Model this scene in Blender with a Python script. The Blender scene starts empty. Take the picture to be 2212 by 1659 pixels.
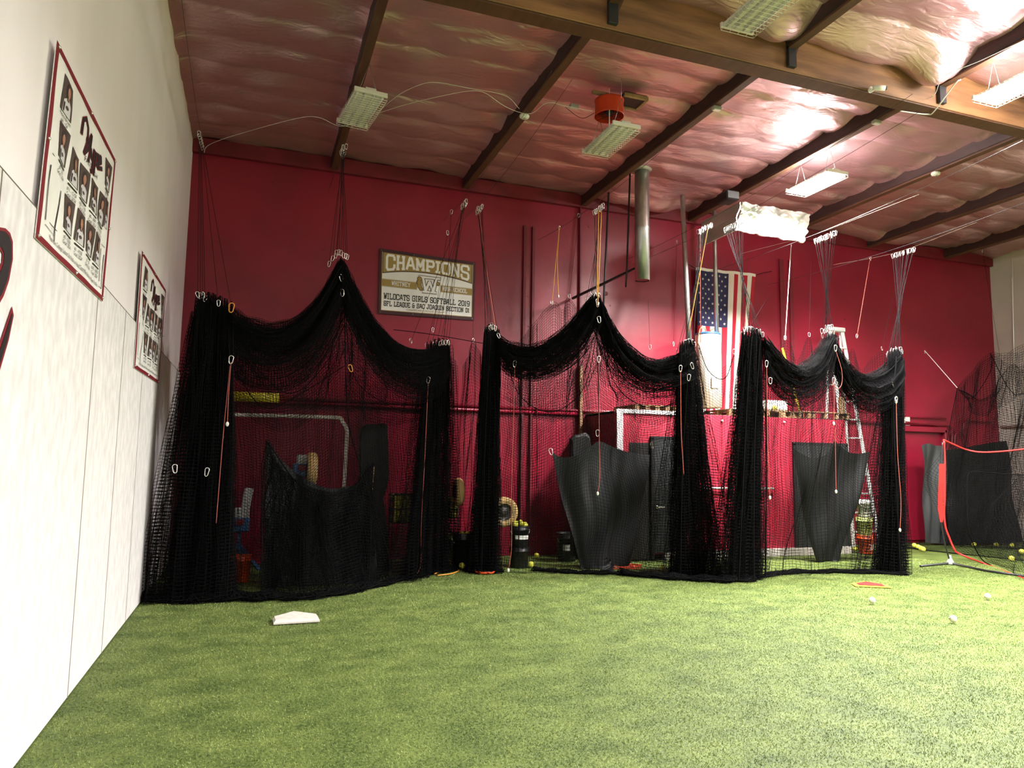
import bpy, math, random
import numpy as np
from mathutils import Vector
random.seed(7); rng = np.random.default_rng(7)
S = bpy.context.scene; COL = S.collection

# ------------------------------------------------------------------ camera, world, lamps, exposure
IW, IH, FPX, CXP, CYP = 2212., 1659., 1559., 1106., 829.5
CAM = np.array([0., 0., 1.65])
def _basis(v1=(545, 985), v2=(5500, 1060)):
    a = np.array([v1[0]-CXP, -(v1[1]-CYP), -FPX]); a /= np.linalg.norm(a)
    b = np.array([v2[0]-CXP, -(v2[1]-CYP), -FPX]); b -= a*a.dot(b); b /= np.linalg.norm(b)
    return np.stack([b, a, np.cross(b, a)])
RM = _basis()
cd = bpy.data.cameras.new('camera'); cam = bpy.data.objects.new('camera', cd); COL.objects.link(cam)
cd.sensor_width = 36; cd.lens = 36*FPX/IW; cd.clip_end = 200
from mathutils import Matrix
cam.matrix_world = Matrix([[*RM[0], CAM[0]], [*RM[1], CAM[1]], [*RM[2], CAM[2]], [0, 0, 0, 1]])
S.camera = cam
S.view_settings.view_transform = 'Standard'; S.view_settings.look = 'None'; S.view_settings.gamma = 1
S.view_settings.use_curve_mapping = False; S.view_settings.exposure = 1.0
S.cycles.use_denoising = True; S.cycles.max_bounces = 7; S.cycles.sample_clamp_indirect = 8
wd = bpy.data.worlds.new('world'); S.world = wd; wd.use_nodes = True
wd.node_tree.nodes['Background'].inputs[0].default_value = (1, .96, .92, 1)
wd.node_tree.nodes['Background'].inputs[1].default_value = .02
LAMPS = [  # x, y, watts : every fixture that is switched on
    (8.15, 8.75, 620), (8.15, 5.5, 480), (12.0, 5.5, 330), (8.15, 1.6, 480), (2.6, -.8, 170), (12.2, 1.6, 160), (4.4, -5.5, 50)]
XL, YB, XR, ZC = -1.12, 12.0, 16.3, 6.72     # left wall, back wall, right wall, insulation height

# ------------------------------------------------------------------ pixel -> real plane helpers
def ray(px, py): return RM @ np.array([px-CXP, -(py-CYP), -FPX])
def aY(px, py, Y):
    d = ray(px, py); return CAM + d*((Y-CAM[1])/d[1])
def aX(px, py, X):
    d = ray(px, py); return CAM + d*((X-CAM[0])/d[0])
def aZ(px, py, Z=0.):
    d = ray(px, py); return CAM + d*((Z-CAM[2])/d[2])
def P3(pts): return np.array([aY(*p) for p in pts])
def resamp(P, n):
    P = np.asarray(P, float); seg = np.linalg.norm(np.diff(P, axis=0), axis=1); s = np.r_[0, np.cumsum(seg)]
    t = np.linspace(0, s[-1], n); return np.stack([np.interp(t, s, P[:, k]) for k in range(3)], 1)
def smooth(P, n):      # Catmull-Rom through points
    P = np.asarray(P, float); m = len(P)
    if m < 3: return resamp(P, n)
    Q = np.vstack([2*P[0]-P[1], P, 2*P[-1]-P[-2]]); out = []
    for i in range(m-1):
        p0, p1, p2, p3 = Q[i:i+4]
        for t in np.linspace(0, 1, 12, endpoint=False):
            out.append(.5*((2*p1)+(-p0+p2)*t+(2*p0-5*p1+4*p2-p3)*t*t+(-p0+3*p1-3*p2+p3)*t**3))
    out.append(P[-1]); return resamp(out, n)

# ------------------------------------------------------------------ mesh builder
class MB:
    def __init__(s): s.v = []; s.f = []; s.n = 0; s.sm = []
    def add(s, V, F, smooth=False):
        V = np.asarray(V, float).reshape(-1, 3); s.v.append(V)
        for f in F: s.f.append(tuple(int(i)+s.n for i in f)); s.sm.append(smooth)
        s.n += len(V); return s
    def box(s, c, d, rz=0., b=0., M=None):
        c = np.array(c, float); hx, hy, hz = np.array(d, float)/2
        if b <= 0: b = min(hx, hy, hz)*.12
        b = min(b, hx*.95, hy*.95, hz*.95)
        V = []; 
        for z, q in ((-hz, b), (-hz+b, 0), (hz-b, 0), (hz, b)):
            for x, y in ((-hx+b, -hy+q), (hx-b, -hy+q), (hx-q, -hy+b), (hx-q, hy-b), (hx-b, hy-q), (-hx+b, hy-q), (-hx+q, hy-b), (-hx+q, -hy+b)):
                V.append((x, y, z))
        V = np.array(V)
        if M is not None: V = V @ np.asarray(M).T
        if rz: V = V @ np.array([[math.cos(rz), -math.sin(rz), 0], [math.sin(rz), math.cos(rz), 0], [0, 0, 1]]).T
        F = [tuple(range(7, -1, -1)), tuple(range(24, 32))]
        for k in range(3):
            for i in range(8):
                j = (i+1) % 8; F.append((8*k+i, 8*k+j, 8*k+8+j, 8*k+8+i))
        return s.add(V+c, F)
    def beam(s, a, b, w, h, up=(0, 0, 1)):   # box running from a to b
        a = np.array(a, float); b = np.array(b, float); L = np.linalg.norm(b-a); x = (b-a)/L
        y = np.cross(up, x); y /= np.linalg.norm(y); z = np.cross(x, y)
        return s.box((a+b)/2, (L, w, h), M=np.stack([x, y, z], 1), b=min(w, h)*.12)
    def tube(s, P, r, n=6, caps=True, closed=False):
        P = np.asarray(P, float); m = len(P); T = np.gradient(P, axis=0)
        if closed: T = np.roll(P, -1, 0)-np.roll(P, 1, 0)
        T /= (np.linalg.norm(T, axis=1)[:, None]+1e-12)
        r = np.full(m, r) if np.isscalar(r) else np.asarray(r)
        u = np.cross(T[0], [0.01, .02, 1.]); 
        if np.linalg.norm(u) < .1: u = np.cross(T[0], [1., 0, 0])
        u /= np.linalg.norm(u); V = []
        an = np.arange(n)*2*math.pi/n
        for i in range(m):
            u = u-T[i]*u.dot(T[i]); u /= np.linalg.norm(u)+1e-12; w = np.cross(T[i], u)
            V.append(P[i]+r[i]*(np.cos(an)[:, None]*u+np.sin(an)[:, None]*w))
        F = []
        for i in range(m if closed else m-1):
            i2 = (i+1) % m
            for k in range(n):
                k2 = (k+1) % n; F.append((i*n+k, i*n+k2, i2*n+k2, i2*n+k))
        V = np.concatenate(V)
        s.add(V, F, True)
        if caps and not closed:
            s.f.append(tuple(s.n-len(V)+i for i in range(n-1, -1, -1))); s.sm.append(False)
            s.f.append(tuple(s.n-n+i for i in range(n))); s.sm.append(False)
        return s
    def lathe(s, c, prof, n=24, M=None, caps=True):   # prof: (radius, z) list
        V = []; m = len(prof); an = np.arange(n)*2*math.pi/n
        for r, z in prof: V.append(np.stack([r*np.cos(an), r*np.sin(an), np.full(n, z)], 1))
        V = np.concatenate(V)
        if M is not None: V = V @ np.asarray(M, float).T
        F = [(i*n+k, i*n+(k+1) % n, (i+1)*n+(k+1) % n, (i+1)*n+k) for i in range(m-1) for k in range(n)]
        s.add(V+np.array(c, float), F, True)
        if caps:
            for q, rev in ((0, True), (m-1, False)):
                if prof[q][0] > 1e-4:
                    idx = [s.n-len(V)+q*n+k for k in range(n)]
                    s.f.append(tuple(idx[::-1] if rev else idx)); s.sm.append(False)
        return s
    def ball(s, c, r, n=14, sq=(1, 1, 1)):
        pr = [(max(r*math.sin(t), 1e-5), -r*math.cos(t)) for t in np.linspace(0, math.pi, n)]
        return s.lathe(c, pr, n+4, M=np.diag(sq), caps=False)
    def grid(s, P, smooth=True):
        nu, nv = P.shape[:2]
        F = [(i*nv+j, (i+1)*nv+j, (i+1)*nv+j+1, i*nv+j+1) for i in range(nu-1) for j in range(nv-1)]
        return s.add(P.reshape(-1, 3), F, smooth)
    def sheet(s, P, th=.004, nrm=(0, -1, 0)):     # cloth with thickness
        nu, nv = P.shape[:2]; T = np.array(nrm, float)*th
        s.grid(P); s.grid(P[::-1]-T)
        E = [P[0], P[-1][::-1], P[:, 0][::-1], P[:, -1]]
        for e in E: s.grid(np.stack([e, e-T], 0))
        return s
    def poly(s, pts, th=0., nrm=(0, -1, 0)):      # flat polygon extruded by th against nrm
        P = np.asarray(pts, float); n = len(P)
        if th <= 0: return s.add(P, [tuple(range(n))])
        T = np.array(nrm, float)*th
        return s.add(np.vstack([P, P-T]), [tuple(range(n)), tuple(range(2*n-1, n-1, -1))]+[(i, i+n, (i+1) % n+n, (i+1) % n) for i in range(n)])
    def build(s, name, mat, parent=None, label=None):
        V = np.concatenate(s.v) if s.v else np.zeros((0, 3))
        return link_mesh(name, V, s.f, mat, parent, label, s.sm)
def root_loc(o):
    p = np.zeros(3)
    while o is not None: p += np.array(o.location); o = o.parent
    return p
def link_mesh(name, V, F, mat, parent=None, label=None, sm=None, centre=False):
    me = bpy.data.meshes.new(name)
    off = root_loc(parent) if parent is not None else np.zeros(3)
    if parent is None and len(V):
        off = np.array([(V[:, 0].min()+V[:, 0].max())/2, (V[:, 1].min()+V[:, 1].max())/2, V[:, 2].min()])
    V = V-off
    if isinstance(F, np.ndarray):
        me.vertices.add(len(V)); me.vertices.foreach_set('co', V.astype(np.float32).ravel())
        k = F.shape[1]; me.loops.add(F.size); me.loops.foreach_set('vertex_index', F.astype(np.int32).ravel())
        me.polygons.add(len(F)); me.polygons.foreach_set('loop_start', np.arange(0, F.size, k, dtype=np.int32))
        me.update(calc_edges=True)
    else:
        me.from_pydata(V.tolist(), [], F)
    if sm is not None and len(sm) == len(me.polygons): me.polygons.foreach_set('use_smooth', sm)
    if mat: me.materials.append(mat)
    me.update()
    o = bpy.data.objects.new(name, me); COL.objects.link(o)
    if parent is not None: o.parent = parent
    else: o.location = off
    if label: o['label'] = label
    return o
def tag(o, label=None, cat=None, group=None, kind=None):
    if label: o['label'] = label
    if cat: o['category'] = cat
    if group: o['group'] = group
    if kind: o['kind'] = kind
    return o
def thing(name, loc, label, cat, group=None):
    o = bpy.data.objects.new(name, None); o.empty_display_size = .1; COL.objects.link(o); o.location = tuple(float(x) for x in loc)
    return tag(o, label, cat, group)
def dup(root, loc, rz=0., label=None, group=None, scale=None):
    def cp(o, par):
        c = o.copy(); COL.objects.link(c); c.parent = par
        for ch in o.children: cp(ch, c)
        return c
    c = cp(root, None); c.location = tuple(float(x) for x in loc); c.rotation_euler = (root.rotation_euler[0], root.rotation_euler[1], rz)
    if scale: c.scale = (scale,)*3
    if label: c['label'] = label
    if group: c['group'] = group
    return c

# ------------------------------------------------------------------ materials
def mat(name, col, rough=.6, metal=0., var=0., vscale=4., bump=0., bscale=30., stretch=(1, 1, 1), spec=.5, col2=None, emis=0., obj=True, trans=0.):
    m = bpy.data.materials.new(name); m.use_nodes = True; nt = m.node_tree; N = nt.nodes; L = nt.links; b = N['Principled BSDF']
    b.inputs['Base Color'].default_value = (*col, 1); b.inputs['Roughness'].default_value = rough; b.inputs['Metallic'].default_value = metal
    b.inputs['Specular IOR Level'].default_value = spec
    tc = N.new('ShaderNodeTexCoord'); mp = N.new('ShaderNodeMapping'); L.new(tc.outputs['Object'], mp.inputs[0]); mp.inputs['Scale'].default_value = stretch
    if var > 0 or col2:
        nz = N.new('ShaderNodeTexNoise'); nz.inputs['Scale'].default_value = vscale; nz.inputs['Detail'].default_value = 6; L.new(mp.outputs[0], nz.inputs['Vector'])
        cr = N.new('ShaderNodeValToRGB'); cr.color_ramp.elements[0].position = .35; cr.color_ramp.elements[1].position = .68
        c1 = col if col2 else tuple(c*(1-var) for c in col); c2 = col2 or tuple(min(1, c*(1+var)) for c in col)
        cr.color_ramp.elements[0].color = (*c1, 1); cr.color_ramp.elements[1].color = (*c2, 1)
        L.new(nz.outputs['Fac'], cr.inputs[0]); L.new(cr.outputs[0], b.inputs['Base Color'])
    if bump > 0:
        n2 = N.new('ShaderNodeTexNoise'); n2.inputs['Scale'].default_value = bscale; n2.inputs['Detail'].default_value = 5; L.new(mp.outputs[0], n2.inputs['Vector'])
        bp = N.new('ShaderNodeBump'); bp.inputs['Strength'].default_value = bump; bp.inputs['Distance'].default_value = .02
        L.new(n2.outputs['Fac'], bp.inputs['Height']); L.new(bp.outputs[0], b.inputs['Normal'])
    if emis > 0:
        b.inputs['Emission Color'].default_value = (1, .97, .93, 1); b.inputs['Emission Strength'].default_value = emis
    return m
K = {}
K['red'] = mat('red wall paint', (.245, .007, .026), .36, var=.12, vscale=1.3, bump=.15, bscale=8)
K['reddark'] = mat('dark red steel and painted shade', (.16, .006, .016), .5, var=.2, vscale=3)
K['shed'] = mat('red painted plywood', (.40, .013, .040), .6, var=.15, vscale=1.5, stretch=(3, 3, .6), bump=.2, bscale=14)
K['white'] = mat('white painted wall', (.87, .82, .83), .65, var=.04, vscale=1.5, bump=.12, bscale=5, stretch=(1, 1, .4))
K['ply'] = mat('whitewashed board', (.66, .635, .64), .8, var=.12, vscale=14, stretch=(1, 1, .45), bump=.3, bscale=50, col2=(.82, .795, .80))
K['whiteR'] = mat('cream right wall', (.52, .47, .42), .7, var=.08, vscale=1)
K['seam'] = mat('joint shadow gap', (.18, .15, .12), .9)
K['black'] = mat('black nylon cord', (.006, .006, .007), .75, spec=.12)
K['net'] = mat('black knotted netting', (.0045, .0045, .005), .85, spec=.06)
K['tarp'] = mat('black vinyl tarp', (.0065, .007, .0075), .55, var=.15, vscale=3, bump=.15, bscale=6, spec=.25)
K['blackp'] = mat('black plastic', (.012, .012, .014), .4)
K['pad'] = mat('black vinyl padding', (.008, .008, .008), .6, spec=.2, bump=.2, bscale=6)
K['steel'] = mat('galvanised steel', (.48, .48, .47), .36, metal=.9, var=.1, vscale=6, bump=.05)
K['chrome'] = mat('bright zinc', (.8, .8, .8), .25, metal=.9)
K['alu'] = mat('aluminium', (.75, .76, .77), .4, metal=.55, var=.1)
K['dpipe'] = mat('black iron pipe', (.02, .022, .026), .4)
K['wbeam'] = mat('glulam timber', (.12, .055, .022), .55, var=0, vscale=2.2, col2=(.32, .16, .065), stretch=(.4, 3, 3), bump=.12, bscale=14)
K['raft'] = mat('dark stained rafter timber', (.022, .009, .009), .55, var=0, vscale=3, col2=(.045, .017, .014), stretch=(3, .4, 3), bump=.15, bscale=14)
K['edge'] = mat('orange timber edge', (.09, .035, .016), .6, var=.25, stretch=(3, .5, 3))
K['bwood'] = mat('pallet timber', (.28, .17, .085), .7, var=.35, vscale=5)
K['rope_r'] = mat('red cord', (.34, .07, .05), .6); K['rope_o'] = mat('orange rope', (.72, .30, .04), .6)
K['rope_w'] = mat('white cord', (.75, .73, .74), .6); K['rope_k'] = K['black']
K['white_pl'] = mat('white plastic', (.78, .76, .70), .45); K['cream'] = mat('cream enamel', (.72, .69, .60), .45)
K['diff'] = mat('unlit lamp diffuser', (.62, .59, .53), .4)
K['lit'] = mat('lit lamp panel', (1, 1, 1), .5, emis=60)
K['fan'] = mat('orange fan shroud', (.60, .045, .008), .4)
K['orange'] = mat('orange plastic', (.86, .10, .02), .4); K['lime'] = mat('lime plastic', (.62, .70, .22), .45)
K['yellow'] = mat('yellow foam', (.80, .68, .03), .6); K['ballY'] = mat('yellow softball leather', (.72, .70, .07), .55, bump=.1)
K['ballW'] = mat('scuffed white leather', (.72, .68, .62), .5, var=.12, vscale=20); K['seamR'] = mat('red stitching', (.45, .03, .03), .6)
K['blue'] = mat('blue enamel steel', (.035, .10, .22), .35); K['tire'] = mat('tan rubber tyre', (.62, .42, .18), .7, bump=.3, bscale=30)
K['grey'] = mat('grey enamel', (.38, .38, .36), .45); K['rim'] = mat('dark wheel rim', (.07, .065, .06), .4, metal=.5)
K['foilw'] = mat('silver insulation facing', (.46, .46, .41), .36, metal=.55, var=.12, vscale=3, bump=.35, bscale=4)
K['door'] = mat('charcoal painted door', (.022, .024, .026), .5); K['fred'] = mat('bright red webbing', (.62, .016, .014), .55)
K['teal'] = mat('pale green plastic strip', (.30, .62, .50), .4)
K['mar'] = mat('maroon print', (.045, .006, .012), .5); K['gold'] = mat('gold print', (.36, .24, .06), .5); K['prw'] = mat('white vinyl print', (.88, .87, .84), .5, var=.04, vscale=4)
K['prk'] = mat('black print', (.012, .010, .010), .5); K['prr'] = mat('dark red print', (.20, .008, .016), .5)
K['navy'] = mat('navy cotton', (.018, .02, .075), .8); K['cotw'] = mat('white cotton', (.74, .72, .64), .85); K['cotr'] = mat('red cotton', (.42, .01, .03), .85)
K['skin'] = mat('printed skin tone', (.42, .20, .12), .6); K['hair'] = mat('printed dark hair', (.03, .018, .014), .6); K['phbg'] = mat('printed brown backdrop', (.07, .045, .035), .6); K['shirt'] = mat('printed white jersey', (.62, .60, .62), .6)
K['clabel'] = mat('printed label', (.65, .65, .62), .5)
def turf_mat(nm, blade):
    m = bpy.data.materials.new(nm); m.use_nodes = True; nt = m.node_tree; N = nt.nodes; L = nt.links; b = N['Principled BSDF']
    b.inputs['Roughness'].default_value = .62; b.inputs['Specular IOR Level'].default_value = .35
    g = N.new('ShaderNodeNewGeometry'); big = N.new('ShaderNodeTexNoise'); big.inputs['Scale'].default_value = 2.6; big.inputs['Detail'].default_value = 7; big.inputs['Roughness'].default_value = .65
    mp = N.new('ShaderNodeMapping'); mp.inputs['Scale'].default_value = (1, 1.3, 1); L.new(g.outputs['Position'], mp.inputs[0]); L.new(mp.outputs[0], big.inputs['Vector'])
    fine = N.new('ShaderNodeTexNoise'); fine.inputs['Scale'].default_value = 48; fine.inputs['Detail'].default_value = 3; L.new(g.outputs['Position'], fine.inputs['Vector'])
    mx = N.new('ShaderNodeMath'); mx.operation = 'MULTIPLY_ADD'; mx.inputs[1].default_value = .55; L.new(fine.outputs['Fac'], mx.inputs[0])
    m3 = N.new('ShaderNodeMath'); m3.operation = 'MULTIPLY'; m3.inputs[1].default_value = .5; L.new(big.outputs['Fac'], m3.inputs[0]); L.new(m3.outputs[0], mx.inputs[2])
    cr = N.new('ShaderNodeValToRGB'); E = cr.color_ramp.elements; E[0].position = .40; E[1].position = .67
    E[0].color = (.045, .075, .014, 1) if not blade else (.070, .118, .020, 1); E[1].color = (.15, .20, .045, 1) if not blade else (.335, .395, .13, 1)
    L.new(mx.outputs[0], cr.inputs[0]); L.new(cr.outputs[0], b.inputs['Base Color'])
    if not blade:
        bp = N.new('ShaderNodeBump'); bp.inputs['Strength'].default_value = .8; bp.inputs['Distance'].default_value = .012
        L.new(fine.outputs['Fac'], bp.inputs['Height']); L.new(bp.outputs[0], b.inputs['Normal'])
    return m
K['turf'] = turf_mat('green turf backing', False); K['blade'] = turf_mat('green turf pile', True)
def foil_mat():
    m = bpy.data.materials.new('ceiling insulation foil'); m.use_nodes = True; nt = m.node_tree; N = nt.nodes; L = nt.links; b = N['Principled BSDF']
    tc = N.new('ShaderNodeTexCoord'); mp = N.new('ShaderNodeMapping'); mp.inputs['Scale'].default_value = (.7, 1.6, 1); L.new(tc.outputs['Object'], mp.inputs[0])
    nz = N.new('ShaderNodeTexNoise'); nz.inputs['Scale'].default_value = 2.2; nz.inputs['Detail'].default_value = 4; nz.inputs['Distortion'].default_value = 1.2; L.new(mp.outputs[0], nz.inputs['Vector'])
    bp = N.new('ShaderNodeBump'); bp.inputs['Strength'].default_value = .22; bp.inputs['Distance'].default_value = .08
    L.new(nz.outputs['Fac'], bp.inputs['Height']); L.new(bp.outputs[0], b.inputs['Normal'])
    n3 = N.new('ShaderNodeTexNoise'); n3.inputs['Scale'].default_value = 5.5; n3.inputs['Detail'].default_value = 2; n3.inputs['Distortion'].default_value = 2.2
    m3 = N.new('ShaderNodeMapping'); m3.inputs['Scale'].default_value = (.45, 1.3, 1); m3.inputs['Rotation'].default_value = (0, 0, .5); L.new(tc.outputs['Object'], m3.inputs[0]); L.new(m3.outputs[0], n3.inputs['Vector'])
    b3 = N.new('ShaderNodeBump'); b3.inputs['Strength'].default_value = .4; b3.inputs['Distance'].default_value = .03; L.new(n3.outputs['Fac'], b3.inputs['Height']); L.new(bp.outputs[0], b3.inputs['Normal']); L.new(b3.outputs[0], b.inputs['Normal'])
    b.inputs['Base Color'].default_value = (.62, .38, .41, 1); b.inputs['Metallic'].default_value = .80; b.inputs['Roughness'].default_value = .44  # pink base tint stands in for the red wall reflected in the foil
    return m
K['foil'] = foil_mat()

# ------------------------------------------------------------------ the setting
def slab(name, mn, mx, m, kind='structure'):
    mn = np.array(mn, float); mx = np.array(mx, float)
    o = MB().box((mn+mx)/2, mx-mn, b=.002).build(name, m); tag(o, kind=kind); return o
fl = slab('floor', (XL-.3, -9, -.12), (XR+.3, YB+.3, 0), K['turf'])
slab('wall_left', (XL-.25, -9, 0), (XL, YB+.25, 7.3), K['white'])
slab('wall_back', (XL-.25, YB, 0), (XR+.25, YB+.25, 7.3), K['red'])
slab('wall_right', (XR, -9, 0), (XR+.25, YB+.25, 7.3), K['whiteR'])
slab('wall_front', (XL-.25, -9.25, 0), (XR+.25, -9, 7.3), K['white'])
# board lining on the lower left wall, boards butt-jointed along their long edges
ys = [-6.0, -3.6, -1.2, 1.2, 2.42, 3.64, 5.78, 6.95, 8.15, 9.4, 10.6, 11.98]
for i in range(len(ys)-1):
    b = MB().box((XL+.012, (ys[i]+ys[i+1])/2, 1.45), (.024, ys[i+1]-ys[i]-.014, 2.88), b=.002).build('trim_%d' % (i+1), K['ply']); tag(b, kind='structure')
for i, y in enumerate(ys[1:-1]): slab('trim_%d' % (50+i), (XL+.02, y-.007, 0), (XL+.0255, y+.007, 2.885), K['seam'])
slab('trim_49', (XL+.0, -6, 2.885), (XL+.026, YB-.02, 2.893), K['seam'])
slab('trim_15', (XL, -6, 0), (XL+.006, YB-.01, 2.88), K['seam'])
# ceiling insulation: facing sags between purlins and is pressed up between rafters
RX = [-1.12+.0, 1.05, 3.32, 5.62, 7.95, 10.25, 12.5, 14.8, 16.3]
def ceiling():
    xs = np.arange(XL, XR+.01, .05); yy = np.arange(-9, YB+.01, .04)
    X, Y = np.meshgrid(xs, yy, indexing='ij')
    Z = np.full_like(X, ZC)
    ph = (Y-YB)/.62; sag = np.abs(np.sin(ph*math.pi))**.55
    wob = .5+.5*np.sin(X*1.3+np.floor(ph)*2.1)
    Z -= .065*sag*(.6+.4*wob)
    for k in range(30):
        a = rng.uniform(0, 6.28); fx = rng.uniform(1.2, 8); fy = rng.uniform(2, 14); Z += .05/(fx+fy)*np.sin(X*fx+a)*np.sin(Y*fy+a*3+2*np.sin(X*1.7+a))
    wr = np.zeros_like(X)                      # sharp creases running mostly along X
    for k in range(900):
        cx, cy = rng.uniform(XL, XR), rng.uniform(-2, YB); L = rng.uniform(.15, .7); w = rng.uniform(.015, .04); th = rng.normal(0, .45)
        dx, dy = X-cx, Y-cy; u = dx*math.cos(th)+dy*math.sin(th); v = -dx*math.sin(th)+dy*math.cos(th)
        msk = (np.abs(u) < 2*L) & (np.abs(v) < 4*w)
        wr[msk] += rng.choice([-1, 1])*.012*np.exp(-(u[msk]/L)**2-(v[msk]/w)**2)
    Z += wr
    for rx in RX: # facing wraps down against each rafter
        d = np.abs(X-rx); Z -= .05*np.exp(-(d/.10)**2)
    Z -= .05
    # drooping corners on the camera side of the big beam
    for cx, cy, a, w in ((5.25, 6.15, .30, .35), (7.6, 6.15, .30, .32), (6.6, 6.3, .15, .8), (9.4, 6.2, .12, .8)):
        Z -= a*np.exp(-((X-cx)/w)**2-((Y-cy)/.3)**2)
    # loose skirt by the back wall
    for cx, a, w in ((6.9, .26, .55), (12.8, .14, .8), (6.1, .12, .3)): Z -= a*np.exp(-((X-cx)/w)**2-((Y-11.6)/.35)**2)
    nu, nv = X.shape; idx = np.arange(nu*nv).reshape(nu, nv)
    F = np.stack([idx[:-1, :-1], idx[:-1, 1:], idx[1:, 1:], idx[1:, :-1]], -1).reshape(-1, 4)
    V = np.stack([X, Y, Z], -1).reshape(-1, 3)
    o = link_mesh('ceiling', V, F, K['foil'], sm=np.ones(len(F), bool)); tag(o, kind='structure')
ceiling()
slab('trim_20', (XL, YB-.09, 6.38), (XR, YB, 6.62), K['reddark'])     # ledger along the top of the red wall
slab('trim_21', (XL-.1, -9, 7.0), (XR+.1, YB, 7.1), K['raft'])        # roof deck
# rafters
for i, x in enumerate(RX[1:-1]):
    for y0, y1, far in ((6.62, YB-.02, 1), (-9, 6.36, 0)):
        t = thing('roof_rafter', (x, y0, 6.44), '%s dark rafter from the white wall, on the %s' % (['first', 'second', 'third', 'fourth', 'fifth', 'sixth', 'seventh'][i], 'red wall side of the big beam' if far else 'camera side of the big beam'), 'rafter', 'roof rafters')
        MB().beam((x, y0, 6.60), (x, y1, 6.60), .12, .34).build('joist', K['raft'], t)
        MB().beam((x, y0, 6.418), (x, y1, 6.418), .11, .03).build('bottom_edge', K['edge'], t, 'orange lower edge')  # lower edge in orange, lighter than the joist sides
        if not far:
            MB().box((x, 6.352, 6.42), (.11, .05, .46), b=.004).build('joist_hanger', K['dpipe'], t, 'black steel joist hanger')
t = thing('glulam_beam', (8, 6.49, 6.14), 'large brown laminated timber beam crossing the ceiling parallel to the red wall', 'beam')
MB().box(((XL+XR)/2, 6.49, 6.5), (XR-XL, .22, .7), b=.006).build('timber', K['wbeam'], t)
MB().box(((XL+XR)/2, 6.49, 6.138), (XR-XL, .2, .02), b=.004).build('underside', K['edge'], t, 'underside strip with orange light painted into its colour')  # orange light on the bottom face is put into this strip's colour
for x in (3.32, 5.62, 7.95):
    MB().poly([(x+.02, 6.36, 6.22), (x+.22, 6.36, 6.70), (x+.16, 6.36, 6.74), (x-.02, 6.36, 6.25)], .04).build('brace_board', K['edge'], t, 'slanting orange board beside the hanger')
# channels and pilasters on the red wall
for n, (px, w) in enumerate(((1131, .05), (1150, .05), (1690, .10), (1710, .08), (1252, .03))):
    x = aY(px, 700, YB-.02)[0]; slab('trim_%d' % (30+n), (x-w/2, YB-.05, .0), (x+w/2, YB, 5.9 if n != 4 else 6.4), K['reddark'] if n < 4 else K['reddark'])
for n, (z, x0, x1) in enumerate(((2.56, XL, 14.3), (2.50, XL, 5.6), (2.72, 12.6, 14.6))):
    o = MB().tube([(x0, YB-.05, z), (x1, YB-.05, z)], .03 if n < 2 else .018, 8).build('wall_conduit', K['red']); tag(o, ['red painted pipe running the whole length of the red wall at pipe height', 'thin red pipe strapped just under the long wall pipe on the left', 'short red conduit above the roller door at the right end of the red wall'][n], 'pipe')
# lamps: built by make_light at the ceiling, each carries its own light
def wire_frame_light(loc, rz, lit, label, w, group, hang=.45):
    # troffer 1.2 x .6 with wire guard
    t = thing('high_bay_light', loc, label, 'ceiling light', group); x0, y0, z0 = loc
    c, s_ = math.cos(rz), math.sin(rz); RZ = np.array([[c, -s_, 0], [s_, c, 0], [0, 0, 1]])
    W2, L2 = .20, .45
    def T(p): return np.array(p) @ RZ.T + np.array(loc)
    MB().box(T((0, 0, .05)), (.13, 2*L2, .06), rz=rz).build('ballast_housing', K['cream'], t)
    b = MB()
    for sx in (-1, 1): b.box(T((sx*.13, 0, .03)), (.10, 2*L2, .02), rz=rz)
    for sy in (-1, 1): b.box(T((0, sy*L2, .025)), (2*W2, .03, .05), rz=rz)
    b.build('reflector', K['cream'], t)
    for k in range(4):
        xx = -.15+.1*k; MB().tube([T((xx, -L2+.03, .0)), T((xx, L2-.03, .0))], .014, 8).build('tube_lamp', K['lit'] if lit else K['diff'], t)
    if lit: MB().box(T((0, 0, -.012)), (.36, .84, .006), rz=rz).build('diffuser', K['lit'], t)  # glowing panel added so the lit fixture shows blown white
    g = MB()
    for k in range(17):
        y = -L2+2*L2*k/16; g.tube([T((-W2, y, .03)), T((-W2, y, -.035)), T((W2, y, -.035)), T((W2, y, .03))], .0035, 4)
    for k in range(5):
        xx = -W2+2*W2*k/4; g.tube([T((xx, -L2, -.035)), T((xx, L2, -.035))], .0035, 4)
    g.build('wire_guard', K['cream'], t)
    for sy in (-1, 1):
        top = T((0, sy*L2*.7, hang)); g = MB()
        for sx in (-1, 1): g.tube([top, T((sx*.12, sy*L2*.7, .05))], .003, 4)
        g.tube([top, top+np.array([0, 0, max(.05, ZC-.1-top[2])])], .004, 4); g.build('hanging_chain', K['steel'], t)
    if lit:
        ld = bpy.data.lights.new('lamp', 'AREA'); ld.shape = 'RECTANGLE'; ld.size = .4; ld.size_y = .9; ld.energy = w; ld.color = (1, .97, .92); ld.spread = 2.75
        lo = bpy.data.objects.new('lamp_glow', ld); COL.objects.link(lo); lo.parent = t; lo.location = (0, 0, -.05); lo.rotation_euler = (0, 0, rz)
        ld = bpy.data.lights.new('lamp_spill', 'POINT'); ld.shadow_soft_size = .12; ld.energy = w*.12; ld.color = (1, .97, .92)
        lo = bpy.data.objects.new('lamp_spill', ld); COL.objects.link(lo); lo.parent = t; lo.location = (0, 0, .16)
    return t
nm = ['lit wire-guarded light hanging in front of the red wall above the third cage', 'lit light at the right edge beyond the big beam']
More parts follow.
